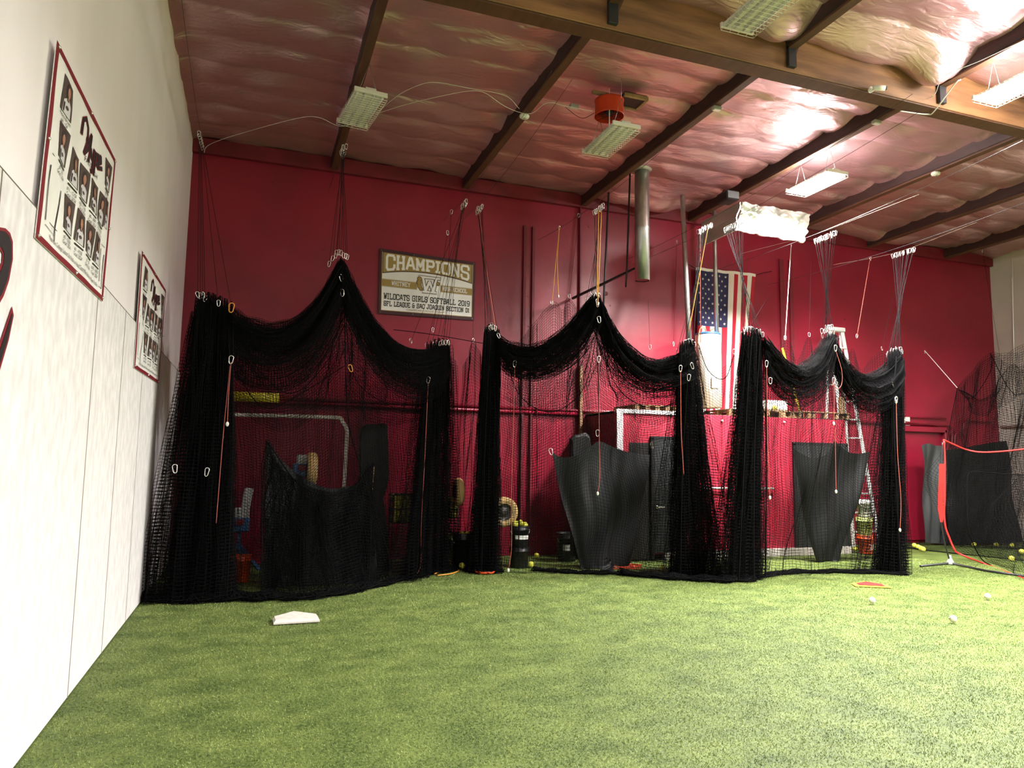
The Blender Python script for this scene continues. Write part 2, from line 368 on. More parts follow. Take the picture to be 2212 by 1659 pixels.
for i, (x, y, w) in enumerate(LAMPS):
    wire_frame_light((x, y, 6.05), 0, True, nm[i] if i < 2 else 'lit ceiling light over the field behind the camera', w, 'lit ceiling lights' if i < 2 else 'ceiling lights behind the camera')
wire_frame_light(tuple(aZ(780, 238, 5.95)), 0.12, False, 'unlit wire-guarded light hanging by chains from the first rafter', 0, 'unlit ceiling lights')
wire_frame_light(tuple(aZ(1318, 305, 5.9)), 0, False, 'unlit louvred light hanging below the orange fan', 0, 'unlit ceiling lights')
wire_frame_light(tuple(aZ(1655, 12, 6.1)), 0, False, 'unlit wire-guarded light at the top edge above the big beam', 0, 'unlit ceiling lights')

# ------------------------------------------------------------------ turf pile: thousands of short blades, denser towards the place we stand
def turf_pile():
    n = 1000000
    r = rng.uniform(0, 1, n)**.62*13+2.0; th = rng.uniform(-.45, 1.02, n)
    x = r*np.sin(th); y = r*np.cos(th)
    k = (x > XL+.04) & (x < XR-.05) & (y < YB-.05) & (y > 1.5) & (y < 11.9); x, y = x[k], y[k]; n = len(x)
    L = rng.uniform(.005, .014, n); a = rng.uniform(0, 6.283, n); ln = rng.uniform(.002, .012, n); w = rng.uniform(.0012, .0024, n)*(1+.12*np.hypot(x, y)/3)
    dx, dy = np.cos(a), np.sin(a); b = rng.uniform(0, 6.283, n)
    A = np.stack([x-dy*w, y+dx*w, np.zeros(n)], 1); B = np.stack([x+dy*w, y-dx*w, np.zeros(n)], 1)
    C = np.stack([x+np.cos(b)*ln, y+np.sin(b)*ln, L], 1)
    V = np.stack([A, B, C], 1).reshape(-1, 3); F = np.arange(3*n).reshape(-1, 3)
    o = link_mesh('turf_pile', V, F, K['blade']); tag(o, 'short green artificial turf blades covering the whole floor', 'artificial turf', kind='stuff')
turf_pile()

# ------------------------------------------------------------------ netting: every thread is a three-sided tube
class Net:
    def __init__(s): s.E = []
    def grid(s, P, r=.0026, jit=.0):
        if jit: P = P+rng.normal(0, jit, P.shape)
        P[..., 2] = np.maximum(P[..., 2], .008); P[..., 0] = np.maximum(P[..., 0], XL+.04); P[..., 1] = np.minimum(P[..., 1], YB-.08)
        s.E.append((P[:-1].reshape(-1, 3), P[1:].reshape(-1, 3), r)); s.E.append((P[:, :-1].reshape(-1, 3), P[:, 1:].reshape(-1, 3), r)); return s
    def line(s, P, r): P = np.asarray(P, float); s.E.append((P[:-1], P[1:], r)); return s
    def build(s, name, m, parent, label=None):
        V = []; 
        for A, B, r in s.E:
            d = B-A; L = np.linalg.norm(d, axis=1); k = L > 1e-4; A, B, d, L = A[k], B[k], d[k], L[k]; d = d/L[:, None]
            ref = np.where(np.abs(d[:, 2:3]) > .8, [[1., 0, 0]], [[0, 0, 1.]]); n1 = np.cross(d, ref); n1 /= np.linalg.norm(n1, axis=1)[:, None]; n2 = np.cross(d, n1)
            q = [n1*r, (-.5*n1+.866*n2)*r, (-.5*n1-.866*n2)*r]
            V.append(np.stack([A+q[0], A+q[1], A+q[2], B+q[0], B+q[1], B+q[2]], 1).reshape(-1, 3))
        V = np.concatenate(V); V[:, 0] = np.maximum(V[:, 0], XL+.034); n = len(V)//6; base = (np.arange(n)*6)[:, None, None]
        F = (base+np.array([[0, 1, 4, 3], [1, 2, 5, 4], [2, 0, 3, 5]])[None]).reshape(-1, 4)
        return link_mesh(name, V, F, m, parent, label)
def pts(a, Y=None): return np.array([aY(p[0], p[1], p[2] if len(p) > 2 else Y) for p in a])
def interpY(a):      # fill in missing depths linearly along the list
    ys = [p[2] if len(p) > 2 else None for p in a]; kn = [i for i, y in enumerate(ys) if y is not None]
    yy = np.interp(range(len(a)), kn, [ys[i] for i in kn]); return [(p[0], p[1], y) for p, y in zip(a, yy)]
def NS(top, bot, nu, nv, amp=0., nf=6, ax=.35, noise=.02, pw=1., push=0., ph=None, drop=0., grow=1.):
    T = smooth(pts(interpY(top)), nu); B = smooth(pts(interpY(bot)), nu); ph = rng.uniform(0, 6) if ph is None else ph
    s = np.linspace(0, 1, nu)[:, None]; v = np.linspace(0, 1, nv)[None, :]; g = v**pw
    P = T[:, None]*(1-g[..., None])+B[:, None]*g[..., None]
    A = amp*(1-grow*.5+grow*.5*v)
    P[..., 1] += A*np.sin(2*math.pi*nf*s+1.2*np.sin(3*v+ph)+ph)+push*np.sin(math.pi*v)
    P[..., 0] += ax*A*np.sin(2*math.pi*nf*1.63*s+2*v+ph*2)
    for k in range(5):
        fs, fv = rng.uniform(.5, 5, 2); p = rng.uniform(0, 6, 3); w = noise/(1+.4*k)*np.minimum(1, 6*v)
        for c in range(3): P[..., c] += w*(.4 if c == 2 else .7)*np.sin(6.28*(fs*s+p[c])+fv*3*v+p[c])
    P[..., 2] -= drop*np.sin(math.pi*s)*v
    if grow > 1.2: P[..., 2] += (1-v)**9*.16*(np.abs(np.sin(s*math.pi*6+ph))**3-.35)
    return P
def swag(n, top, bot, L, layers=6, rows=16, r=.0025, amp=.07):
    top = interpY(top); bot = interpY(bot); m = max(len(top), 6)
    for k in range(layers):
        f = ((k+1)/layers)**.75
        T = pts(top); Bf = pts(bot); T2 = smooth(T, 24); B2 = smooth(Bf, 24)
        off = rng.normal(0, .03, 3); off[1] += rng.uniform(-amp*2, amp*2)
        T3 = T2*(1-.25*rng.uniform(0, 1))+B2*0 if False else T2+(B2-T2)*rng.uniform(0, .22)
        Bk = T2+(B2-T2)*min(1.05, f+rng.uniform(-.05, .1))
        nu = int(L/.045); TT = resamp(T3, nu)+off*.6; BB = resamp(Bk, nu)+off
        s = np.linspace(0, 1, nu)[:, None]; v = np.linspace(0, 1, rows)[None, :]
        P = TT[:, None]*(1-v[..., None])+BB[:, None]*v[..., None]
        pinch = np.sin(math.pi*s)**.6
        P[..., 1] += amp*pinch*np.sin(6.28*(1.5*v+rng.uniform(0, 1))+2*s)
        P[..., 2] += .018*pinch*np.sin(6.28*(3*v+rng.uniform(0, 1))+5*s)
        P += (.012*np.sin(s*40+rng.uniform(0, 6))*np.cos(v*9))[..., None]
        n.grid(P, r)
        n.line(resamp(Bk, 40)+off, .004)
def skirt(n, path, R=.07, turns=3, L=None, r=.0027, seed=0):
    C = smooth(np.array([aZ(p[0], p[1]) for p in path]), 12); Ln = np.linalg.norm(np.diff(C, axis=0), axis=1).sum()
    nu = int(Ln/.04); C = resamp(C, nu); s = np.linspace(0, 1, nu)[:, None]
    for q in range(2):
        nv = int(turns*6.28*R*.8/.035); v = np.linspace(0, 1, nv)[None, :]
        a = 6.28*turns*v+3*np.sin(s*9+q); rr = R*(.35+.65*v)*(1+.35*np.sin(s*31+a)+.25*np.sin(s*17+2))
        P = np.repeat(C[:, None], nv, 1).copy(); P[..., 1] += rr*np.cos(a)*1.7+.02; P[..., 2] += R*.55+rr*np.sin(a)*.6; P[..., 0] += .03*np.sin(a*2+s*50)
        n.grid(P, r, .006)
    for q in range(3):
        Z = C.copy(); Z[:, 1] += -.03-.05*q+.05*np.sin(s[:, 0]*(23+9*q)); Z[:, 2] = .012+.02*q; n.line(Z, .006)

def floorpt(px, py): p = aZ(px, py); return (px, py, p[1])
def fl_(a): return [floorpt(*p) for p in a]

# ---- first cage, by the white wall
c1 = thing('batting_cage_net', aZ(640, 1290), 'drawn-up black netting of the largest cage, beside the white left wall', 'cage net')
n = Net()
n.grid(NS([(414, 690, 9.2), (440, 655), (470, 660), (503, 675, 9.3)], fl_([(298, 1298), (360, 1302), (430, 1300), (500, 1296)]), 70, 84, .16, 7, .8, grow=1.7))
n.grid(NS([(410, 700, 9.3), (440, 670), (503, 685, 9.3)], fl_([(305, 1292), (400, 1290), (495, 1285)]), 60, 80, .14, 5, .8, grow=1.7))
n.build('outer_fold', K['net'], c1)
n = Net()
for k in range(3): n.grid(NS([(424, 650, 9.1+.12*k), (455, 650), (500, 668, 9.3)], fl_([(378-8*k, 1296-6*k), (440, 1295-6*k), (500, 1292-6*k)]), 110, 84, .15, 13, .5, grow=1.7))
n.grid(NS([(424, 660, 9.3), (440, 650), (480, 668, 9.3)], fl_([(385, 1290), (420, 1290), (470, 1288)]), 110, 84, .12, 17, .5, grow=1.7)); n.build('gathered_left_column', K['net'], c1)
n = Net()
swag(n, [(500, 665, 9.3), (545, 688), (590, 697), (640, 682), (690, 632), (734, 556, 9.8)], [(506, 812, 9.4), (560, 838), (620, 836), (680, 795), (718, 735), (750, 668, 9.8)], 2.6, 15, 28)
swag(n, [(738, 556, 9.8), (768, 618), (808, 685), (860, 738), (910, 752), (962, 742, 10.5)], [(745, 690, 9.8), (790, 775), (838, 835), (890, 862), (925, 858), (958, 835, 10.4)], 2.6, 15, 28)
n.build('overhead_swag', K['net'], c1)
n = Net()
n.grid(NS([(500, 800, 9.5), (560, 830), (640, 820), (700, 770), (740, 690, 9.9)], [(498, 880, 9.7), (560, 905), (620, 915), (690, 870), (742, 760, 10)], 60, 18, .05, 4, .3, drop=.1))
n.grid(NS([(742, 690, 10), (790, 770), (850, 830), (930, 840, 10.6)], [(745, 850, 10.1), (800, 895), (860, 900), (930, 900, 10.7)], 60, 18, .05, 4, .3, drop=.12))
n.grid(NS([(455, 700, 11.2), (560, 745), (640, 740), (735, 600, 11.2), (800, 700), (870, 780), (975, 760, 11.4)], [(480, 1225, 11.3), (600, 1222, 11.5), (735, 1222), (860, 1220), (985, 1215, 11.5)], 95, 90, .05, 9, .3), .0019)
for e in ([(505, 700, 9.4), (560, 800), (630, 850), (700, 790), (745, 700, 9.8)], [(745, 600, 9.8), (760, 800), (830, 870), (890, 880), (920, 790, 10.3)], [(500, 790, 9.5), (570, 880), (650, 850), (745, 790, 9.9)]): n.line(smooth(pts(interpY(e)), 40), .006)
n.build('back_panel', K['net'], c1)
n = Net()
n.grid(NS([(490, 740, 9.3), (620, 830, 9.5), (738, 700, 9.8), (850, 830, 10.1), (935, 760, 10.4)], fl_([(482, 1292), (620, 1293), (740, 1285), (830, 1262), (925, 1244)]), 84, 84, .05, 7, .3, noise=.05))
n.grid(NS([(480, 760, 9.9), (738, 740, 10.3), (945, 790, 10.8)], fl_([(480, 1270), (700, 1262), (940, 1236)]), 84, 80, .04, 5, .3, noise=.05), .0019); n.build('front_panel', K['net'], c1)
n = Net()
for k in range(4): n.grid(NS([(574+3*k, 950, 9.45+.05*k), (600, 1002), (645, 1040), (705, 1062), (760, 1052), (808-4*k, 1000, 9.9)], fl_([(566, 1282-3*k), (650, 1284-3*k), (740, 1278-3*k), (836, 1258-3*k)]), 66, 46, .07, 5+k, .4, noise=.05))
n.build('sagging_doorway_flap', K['net'], c1)
n = Net()
for k in range(4): n.grid(NS([(922, 752+3*k, 10.4+.08*k), (945, 745), (972, 748, 10.6)], fl_([(880, 1258-5*k), (925, 1244-5*k), (968, 1236-4*k)]), 84, 78, .13, 11, .4, grow=1.7))
n.grid(NS([(905, 790, 10.5), (945, 750), (980, 760, 10.6)], fl_([(845, 1262), (915, 1244), (990, 1228)]), 60, 78, .13, 6, .8, grow=1.7))
n.grid(NS([(920, 790, 10.6), (955, 750), (984, 790, 10.8)], fl_([(880, 1246), (935, 1232), (1000, 1222)]), 50, 78, .10, 6, .8)); n.build('gathered_right_column', K['net'], c1)
n = Net()
n.grid(NS([(1000, 790, 11.2), (1012, 770), (1022, 735, 11.2), (1045, 780), (1060, 790, 11)], [(975, 1180, 11.6), (1000, 1185), (1050, 1185, 11.5)], 40, 66, .05, 4)); n.build('side_panel', K['net'], c1)
n = Net(); skirt(n, [(298, 1300), (380, 1302), (500, 1298), (640, 1297)], .08); skirt(n, [(570, 1292), (660, 1296), (740, 1284), (830, 1265), (905, 1246), (985, 1232)], .075); n.build('floor_skirt', K['net'], c1)
n = Net()
for e in ([(503, 672, 9.28), (503, 900), (498, 1100), (490, 1290, 9.0)], [(742, 565, 9.75), (745, 700), (752, 900), (780, 1010), (840, 1200, 9.8)], [(945, 748, 10.35), (925, 900), (915, 1100), (905, 1243, 10.2)], [(735, 560, 9.75), (738, 640), (736, 700, 9.8)], [(577, 953, 9.4), (566, 1100), (566, 1285, 9.1)], [(577, 953, 9.4), (640, 1040), (700, 1068), (760, 1056), (808, 1003, 9.85)]): Net().line(smooth(pts(interpY(e)), 60), .009).build('border_rope', K['net'], c1)
# ---- second cage
c2 = thing('batting_cage_net', aZ(1250, 1240), 'drawn-up black netting of the middle cage in front of the shed corner', 'cage net')
n = Net()
for k in range(5): n.grid(NS([(1046, 722+3*k, 10.1+.07*k), (1060, 714), (1080, 728, 10.2)], fl_([(1012+5*k, 1238-4*k), (1045, 1238-4*k), (1078-2*k, 1238-4*k)]), 90, 78, .11, 13, .45, grow=1.7))
n.build('gathered_left_column', K['net'], c2)
n = Net()
for k in range(5): n.grid(NS([(1468, 755+3*k, 9.1+.07*k), (1485, 748), (1500, 752, 9.2)], fl_([(1462-6*k, 1246-4*k), (1500, 1246-4*k), (1560-4*k, 1250-4*k)]), 90, 76, .10, 13, .5, grow=1.7))
n.grid(NS([(1462, 790, 9.3), (1485, 752), (1510, 790, 9.3)], fl_([(1390, 1244), (1480, 1244), (1600, 1252)]), 70, 76, .12, 8, .8, grow=1.7)); n.build('gathered_right_column', K['net'], c2)
n = Net()
swag(n, [(1072, 722, 10.2), (1110, 742), (1155, 745), (1205, 718), (1250, 672), (1281, 636, 9.6)], [(1086, 800, 10.2), (1120, 822), (1172, 822), (1222, 800), (1262, 760), (1292, 700, 9.6)], 1.9, 15, 28, r=.0028)
swag(n, [(1287, 636, 9.6), (1318, 700), (1358, 748), (1402, 775), (1450, 768), (1494, 748, 9.2)], [(1292, 702, 9.6), (1322, 785), (1370, 835), (1420, 856), (1470, 848), (1500, 830, 9.2)], 1.9, 15, 28, r=.0028)
n.build('overhead_swag', K['net'], c2)
n = Net()
n.grid(NS([(1085, 790, 10.3), (1150, 810), (1220, 790), (1290, 690, 9.9)], [(1090, 860, 10.4), (1150, 890), (1220, 890), (1290, 800, 10)], 48, 20, .05, 4, drop=.1))
n.grid(NS([(1292, 700, 9.8), (1340, 800), (1420, 840), (1495, 830, 9.5)], [(1295, 800, 10), (1350, 880), (1420, 905), (1490, 890, 9.6)], 50, 20, .05, 4, drop=.1))
n.grid(NS([(1100, 765, 10.5), (1192, 655), (1214, 672), (1232, 645), (1290, 740), (1400, 800), (1500, 770, 10.3)], [(1085, 1215, 10.62), (1200, 1215), (1300, 1215), (1400, 1215), (1500, 1215, 10.62)], 86, 90, .04, 8))
for e in ([(1090, 750, 10.2), (1120, 850), (1190, 890), (1260, 840), (1290, 720, 9.7)], [(1292, 700, 9.7), (1330, 830), (1400, 880), (1470, 860), (1495, 780, 9.2)]): n.line(smooth(pts(interpY(e)), 40), .007)
n.build('back_panel', K['net'], c2)
n = Net()
n.grid(NS([(1080, 780, 10.1), (1170, 815), (1290, 690, 9.6), (1380, 830), (1480, 790, 9.2)], fl_([(1075, 1236), (1180, 1238), (1290, 1238), (1380, 1240), (1490, 1246)]), 82, 78, .05, 7, noise=.05)); n.build('front_panel', K['net'], c2)
n = Net(); skirt(n, [(1005, 1236), (1045, 1240), (1085, 1236)], .05); skirt(n, [(1155, 1234), (1250, 1240), (1345, 1242)], .05); skirt(n, [(1345, 1244), (1450, 1252), (1550, 1258), (1625, 1256)], .075); n.build('floor_skirt', K['net'], c2)
n = Net()
for e in ([(1285, 640, 9.55), (1292, 800), (1294, 950, 9.6)], [(1060, 716, 10.0), (1050, 900), (1040, 1236, 10.1)], [(1490, 750, 9.1), (1475, 1000), (1470, 1244, 9.0)], [(1118, 800, 10.1), (1124, 900), (1120, 1200, 10)]): Net().line(smooth(pts(interpY(e)), 50), .009).build('border_rope', K['net'], c2)
# ---- third cage
c3 = thing('batting_cage_net', aZ(1780, 1240), 'drawn-up black netting of the right-hand cage in front of the ladder and shed door', 'cage net')
n = Net()
for k in range(5): n.grid(NS([(1603, 728+3*k, 8.6+.06*k), (1625, 722), (1648, 730, 8.7)], fl_([(1548+8*k, 1256-4*k), (1600, 1256-4*k), (1640-2*k, 1250-4*k)]), 90, 76, .10, 13, .5, grow=1.7))
n.grid(NS([(1600, 760, 8.8), (1630, 730), (1655, 760, 8.8)], fl_([(1525, 1254), (1600, 1252), (1652, 1246)]), 60, 76, .12, 8, .7, grow=1.7)); n.build('gathered_left_column', K['net'], c3)
n = Net()
for k in range(4): n.grid(NS([(1918, 775+3*k, 8.55+.06*k), (1935, 768), (1950, 772, 8.6)], fl_([(1890+4*k, 1236-4*k), (1920, 1240-4*k), (1952, 1242-4*k)]), 80, 74, .10, 11, .5, grow=1.7))
n.grid(NS([(1910, 790, 8.7), (1935, 770), (1952, 790, 8.7)], fl_([(1845, 1232), (1900, 1238), (1958, 1240)]), 60, 74, .1, 7, .8, grow=1.7)); n.build('gathered_right_column', K['net'], c3)
n = Net()
swag(n, [(1645, 722, 8.7), (1680, 768), (1716, 788), (1752, 768), (1775, 735), (1790, 718, 8.7)], [(1655, 820, 8.7), (1692, 862), (1732, 872), (1772, 850), (1790, 815), (1802, 770, 8.7)], 1.4, 14, 28)
swag(n, [(1797, 718, 8.7), (1815, 762), (1848, 800), (1882, 808), (1916, 790), (1946, 758, 8.6)], [(1800, 800, 8.7), (1836, 868), (1876, 892), (1912, 880), (1938, 850, 8.6)], 1.3, 14, 28)
n.build('overhead_swag', K['net'], c3)
n = Net()
n.grid(NS([(1655, 800, 9), (1730, 860), (1800, 790, 8.9), (1850, 860), (1930, 850, 8.8)], [(1660, 870, 9.2), (1730, 900), (1790, 870), (1850, 910), (1930, 880, 9)], 60, 14, .04, 4, drop=.06))
n.grid(NS([(1640, 800, 10.2), (1697, 735), (1722, 780), (1746, 728), (1765, 780), (1790, 730), (1825, 790), (1842, 752), (1860, 800), (1903, 758), (1940, 800, 10)], [(1640, 1212, 10.5), (1750, 1212), (1850, 1214), (1945, 1214, 10)], 84, 80, .03, 7))
for e in ([(1652, 760, 8.7), (1690, 840), (1730, 850), (1790, 780, 8.7)], [(1800, 780, 8.7), (1850, 860), (1900, 870), (1935, 840, 8.6)], [(1606, 740, 8.6), (1640, 860), (1660, 900), (1668, 880, 8.7)]): n.line(smooth(pts(interpY(e)), 40), .006)
n.build('back_panel', K['net'], c3)
n = Net()
n.grid(NS([(1640, 770, 8.7), (1720, 860), (1797, 740), (1860, 870), (1925, 800, 8.6)], fl_([(1640, 1248), (1730, 1242), (1830, 1238), (1925, 1238)]), 54, 76, .05, 6, noise=.05)); n.build('front_panel', K['net'], c3)
n = Net(); n.grid(NS([(1508, 742, 9.6), (1530, 775), (1560, 795), (1585, 770), (1600, 760, 9.2)], fl_([(1500, 1225), (1550, 1228), (1605, 1235)]), 26, 76, .03, 3))
n.line(smooth(pts([(1508, 742, 9.6), (1530, 800, 9.5), (1565, 818, 9.4), (1586, 765, 9.3)]), 30), .007); n.build('link_panel', K['net'], c3)
n = Net(); skirt(n, [(1625, 1252), (1700, 1240), (1800, 1238), (1880, 1240), (1955, 1243)], .05); n.build('floor_skirt', K['net'], c3)
n = Net()
for e in ([(1655, 800, 8.65), (1656, 1000), (1654, 1244, 8.6)], [(1624, 725, 8.55), (1612, 900), (1596, 1255, 8.4)], [(1937, 770, 8.5), (1930, 900), (1945, 1238, 8.5)], [(1642, 735, 8.55), (1630, 950), (1628, 1252, 8.4)]): Net().line(smooth(pts(interpY(e)), 50), .012).build('border_rope', K['net'], c3)
# ---- net at the far right
c4 = thing('batting_cage_net', aZ(2180, 1190), 'single-layer black net pulled out at the right edge, in front of the cream wall', 'cage net')
n = Net()
n.grid(NS([(2068, 838, 11), (2100, 800), (2140, 762), (2170, 768), (2212, 742), (2330, 690, 10)], [(2030, 1172, 11.3), (2100, 1180), (2200, 1195, 10.6), (2340, 1230, 9.8)], 72, 84, .04, 5, noise=.05))
n.grid(NS([(2072, 842, 10.9), (2130, 860), (2180, 790), (2212, 790), (2330, 760, 10)], [(2080, 850, 10.9), (2110, 900), (2160, 880), (2212, 850), (2330, 840, 10)], 60, 24, .06, 5))
n.grid(NS([(2140, 765, 10.6), (2212, 800), (2330, 820, 9.5)], [(2130, 1185, 10.9), (2212, 1205), (2340, 1240, 9.6)], 50, 84, .05, 5, noise=.05))
n.grid(NS([(2068, 845, 11), (2140, 770), (2212, 760), (2330, 720, 10)], [(2040, 1172, 11.2), (2120, 1182), (2200, 1196, 10.6), (2340, 1232, 9.8)], 66, 80, .06, 7, noise=.06))
n.build('net_wall', K['net'], c4)
n = Net(); n.grid(NS(fl_([(1962, 1170), (2050, 1172), (2150, 1180), (2330, 1190)]), fl_([(1950, 1184), (2050, 1196), (2150, 1205), (2330, 1225)]), 120, 14, .0, 5, noise=.01)); n.line(smooth(np.array([aZ(1950, 1184)+[0, 0, .02], aZ(2050, 1196)+[0, 0, .02], aZ(2200, 1212)+[0, 0, .02], aZ(2330, 1225)+[0, 0, .02]]), 40), .01)
n.build('floor_edge', K['net'], c4)
n = Net()
for e in ([(2068, 838, 11), (2050, 930), (2040, 1000), (2032, 1172, 11.3)], [(2068, 838, 11), (2100, 860), (2140, 800), (2140, 762, 10.8)], [(2140, 765, 10.6), (2180, 840), (2212, 850), (2300, 800, 9.5)]): Net().line(smooth(pts(interpY(e)), 50), .008).build('border_rope', K['net'], c4)
print('net done')

# ------------------------------------------------------------------ helpers for flat printed things and several materials in one mesh
def multi(name, items, parent=None, label=None):
    V = []; F = []; mi = []; sm = []; n = 0; mats = []
    for mb, m in items:
        if not mb.v: continue
        if m not in mats: mats.append(m)
        v = np.concatenate(mb.v); V.append(v); F += [tuple(i+n for i in f) for f in mb.f]; mi += [mats.index(m)]*len(mb.f); sm += mb.sm; n += len(v)
    o = link_mesh(name, np.concatenate(V), F, None, parent, label, sm)
    for m in mats: o.data.materials.append(m)
    o.data.polygons.foreach_set('material_index', mi); return o
class Plane:            # u to the right, v down, h off the surface (all 0..1 for u, v)
    def __init__(s, TL, TR, BR, BL, n, wav=None): s.c = [np.array(p, float) for p in (TL, TR, BR, BL)]; s.n = np.array(n, float); s.wav = wav
    def __call__(s, u, v, h=0.):
        a, b, c, d = s.c; w = s.wav(u, v) if s.wav else 0.
        return a*(1-u)*(1-v)+b*u*(1-v)+c*u*v+d*(1-u)*v+s.n*(h+w)
    def quad(s, mb, u0, v0, u1, v1, h, nu=1, nv=1):
        P = np.array([[s(u0+(u1-u0)*i/nu, v0+(v1-v0)*j/nv, h) for j in range(nv+1)] for i in range(nu+1)]); return mb.grid(P, False)
    def poly(s, mb, pts_, h): return mb.add([s(u, v, h) for u, v in pts_], [tuple(range(len(pts_)))])
    def strip(s, mb, P, w, h):      # thick polyline in u,v ; w=(wu,wv) half widths
        P = np.array(P, float)
        for a, b in zip(P[:-1], P[1:]):
            d = (b-a)/np.array([w[0], w[1]]); L = np.hypot(*d)
            if L < 1e-6: continue
            t = d/L; nn = np.array([-t[1], t[0]]); W = np.array(w)
            q = [a+(-t+nn)*W*[.7, .7], a+(-t-nn)*W*.7, b+(t-nn)*W*.7, b+(t+nn)*W*.7]
            q = [a+(-t*.5+nn)*W, a+(-t*.5-nn)*W, b+(t*.5-nn)*W, b+(t*.5+nn)*W]
            s.poly(mb, q, h)
def btext(mb, pl, txt, u, v, size, h, aspect, align='CENTER', squash=1.):
    cu = bpy.data.curves.new('t', 'FONT'); cu.body = txt; cu.align_x = align; cu.resolution_u = 2
    o = bpy.data.objects.new('t', cu); COL.objects.link(o); dg = bpy.context.evaluated_depsgraph_get(); dg.update()
    me = bpy.data.meshes.new_from_object(o.evaluated_get(dg))
    V = [pl(u+p.co.x*size*squash/aspect, v-p.co.y*size, h) for p in me.vertices]; F = [tuple(p.vertices) for p in me.polygons]
    if V: mb.add(V, F)
    bpy.data.objects.remove(o); bpy.data.curves.remove(cu); bpy.data.meshes.remove(me)
G = {  # slab letters: strokes on a unit cell, y down
 'A': [[(0, 1), (.38, 0), (.62, 0), (1, 1)], [(.2, .66), (.8, .66)]], 'B': [[(0, 0), (.8, 0), (1, .15), (1, .38), (.85, .48), (.1, .48)], [(.85, .48), (1, .6), (1, .85), (.8, 1), (0, 1)], [(.15, 0), (.15, 1)]],
 'C': [[(1, .32), (1, .15), (.85, 0), (.15, 0), (0, .15), (0, .85), (.15, 1), (.85, 1), (1, .85), (1, .68)]], 'D': [[(0, 0), (.82, 0), (1, .18), (1, .82), (.82, 1), (0, 1)], [(.15, 0), (.15, 1)]],
 'E': [[(1, .2), (1, 0), (0, 0)], [(.12, 0), (.12, 1)], [(0, 1), (1, 1), (1, .8)], [(.12, .5), (.7, .5)]], 'F': [[(1, .2), (1, 0), (0, 0)], [(.15, 0), (.15, 1)], [(.15, .5), (.7, .5)], [(0, 1), (.4, 1)]],
 'G': [[(1, .28), (1, .15), (.85, 0), (.15, 0), (0, .15), (0, .85), (.15, 1), (.85, 1), (1, .85), (1, .52), (.55, .52)]], 'H': [[(.12, 0), (.12, 1)], [(.88, 0), (.88, 1)], [(.12, .5), (.88, .5)], [(0, 0), (.28, 0)], [(.72, 0), (1, 0)], [(0, 1), (.28, 1)], [(.72, 1), (1, 1)]],
 'I': [[(.5, 0), (.5, 1)], [(.25, 0), (.75, 0)], [(.25, 1), (.75, 1)]], 'J': [[(.45, 0), (1, 0)], [(.75, 0), (.75, .85), (.6, 1), (.15, 1), (0, .85), (0, .7)]], 'L': [[(0, 0), (.4, 0)], [(.18, 0), (.18, 1)], [(0, 1), (1, 1), (1, .75)]],
 'M': [[(.08, 1), (.08, 0), (.5, .7), (.92, 0), (.92, 1)], [(-.05, 1), (.25, 1)], [(.75, 1), (1.05, 1)], [(-.05, 0), (.12, 0)], [(.88, 0), (1.05, 0)]], 'N': [[(.1, 1), (.1, 0), (.9, 1), (.9, 0)], [(0, 1), (.28, 1)], [(.72, 0), (1, 0)], [(0, 0), (.12, 0)]],
 'O': [[(.15, 0), (.85, 0), (1, .15), (1, .85), (.85, 1), (.15, 1), (0, .85), (0, .15), (.15, 0)]], 'P': [[(0, 0), (.85, 0), (1, .15), (1, .42), (.85, .56), (.15, .56)], [(.15, 0), (.15, 1)], [(0, 1), (.42, 1)]],
 'Q': [[(.15, 0), (.85, 0), (1, .15), (1, .85), (.85, 1), (.15, 1), (0, .85), (0, .15), (.15, 0)], [(.6, .7), (1, 1.08)]], 'R': [[(0, 0), (.85, 0), (1, .15), (1, .4), (.85, .52), (.15, .52)], [(.15, 0), (.15, 1)], [(.6, .52), (.95, 1)], [(0, 1), (.35, 1)]],
 'S': [[(1, .28), (1, .14), (.85, 0), (.15, 0), (0, .14), (0, .36), (.15, .48), (.85, .52), (1, .64), (1, .86), (.85, 1), (.15, 1), (0, .86), (0, .72)]], 'T': [[(0, .22), (0, 0), (1, 0), (1, .22)], [(.5, 0), (.5, 1)], [(.3, 1), (.7, 1)]],
 'U': [[(.08, 0), (.08, .85), (.22, 1), (.78, 1), (.92, .85), (.92, 0)], [(-.05, 0), (.25, 0)], [(.75, 0), (1.05, 0)]], 'W': [[(.02, 0), (.26, 1), (.5, .25), (.74, 1), (.98, 0)], [(-.1, 0), (.16, 0)], [(.84, 0), (1.1, 0)]], 'Y': [[(0, 0), (.5, .52), (1, 0)], [(.5, .52), (.5, 1)], [(.3, 1), (.7, 1)]],
 '0': [[(.2, 0), (.8, 0), (1, .18), (1, .82), (.8, 1), (.2, 1), (0, .82), (0, .18), (.2, 0)]], '1': [[(.3, .12), (.5, 0), (.5, 1)], [(.3, 1), (.7, 1)]], '2': [[(0, .25), (.15, 0), (.85, 0), (1, .18), (1, .4), (0, .9), (0, 1), (1, 1)]], '9': [[(1, .5), (.2, .56), (0, .4), (0, .15), (.2, 0), (.8, 0), (1, .18), (1, .85), (.8, 1), (.1, 1)]],
 '&': [[(1, .35), (1, .5), (.3, .5), (.1, .35), (.1, .12), (.3, 0), (.8, 0)], [(.3, .5), (.05, .65), (.05, .88), (.2, 1), (.8, 1), (.9, .85), (.9, .5)]]}
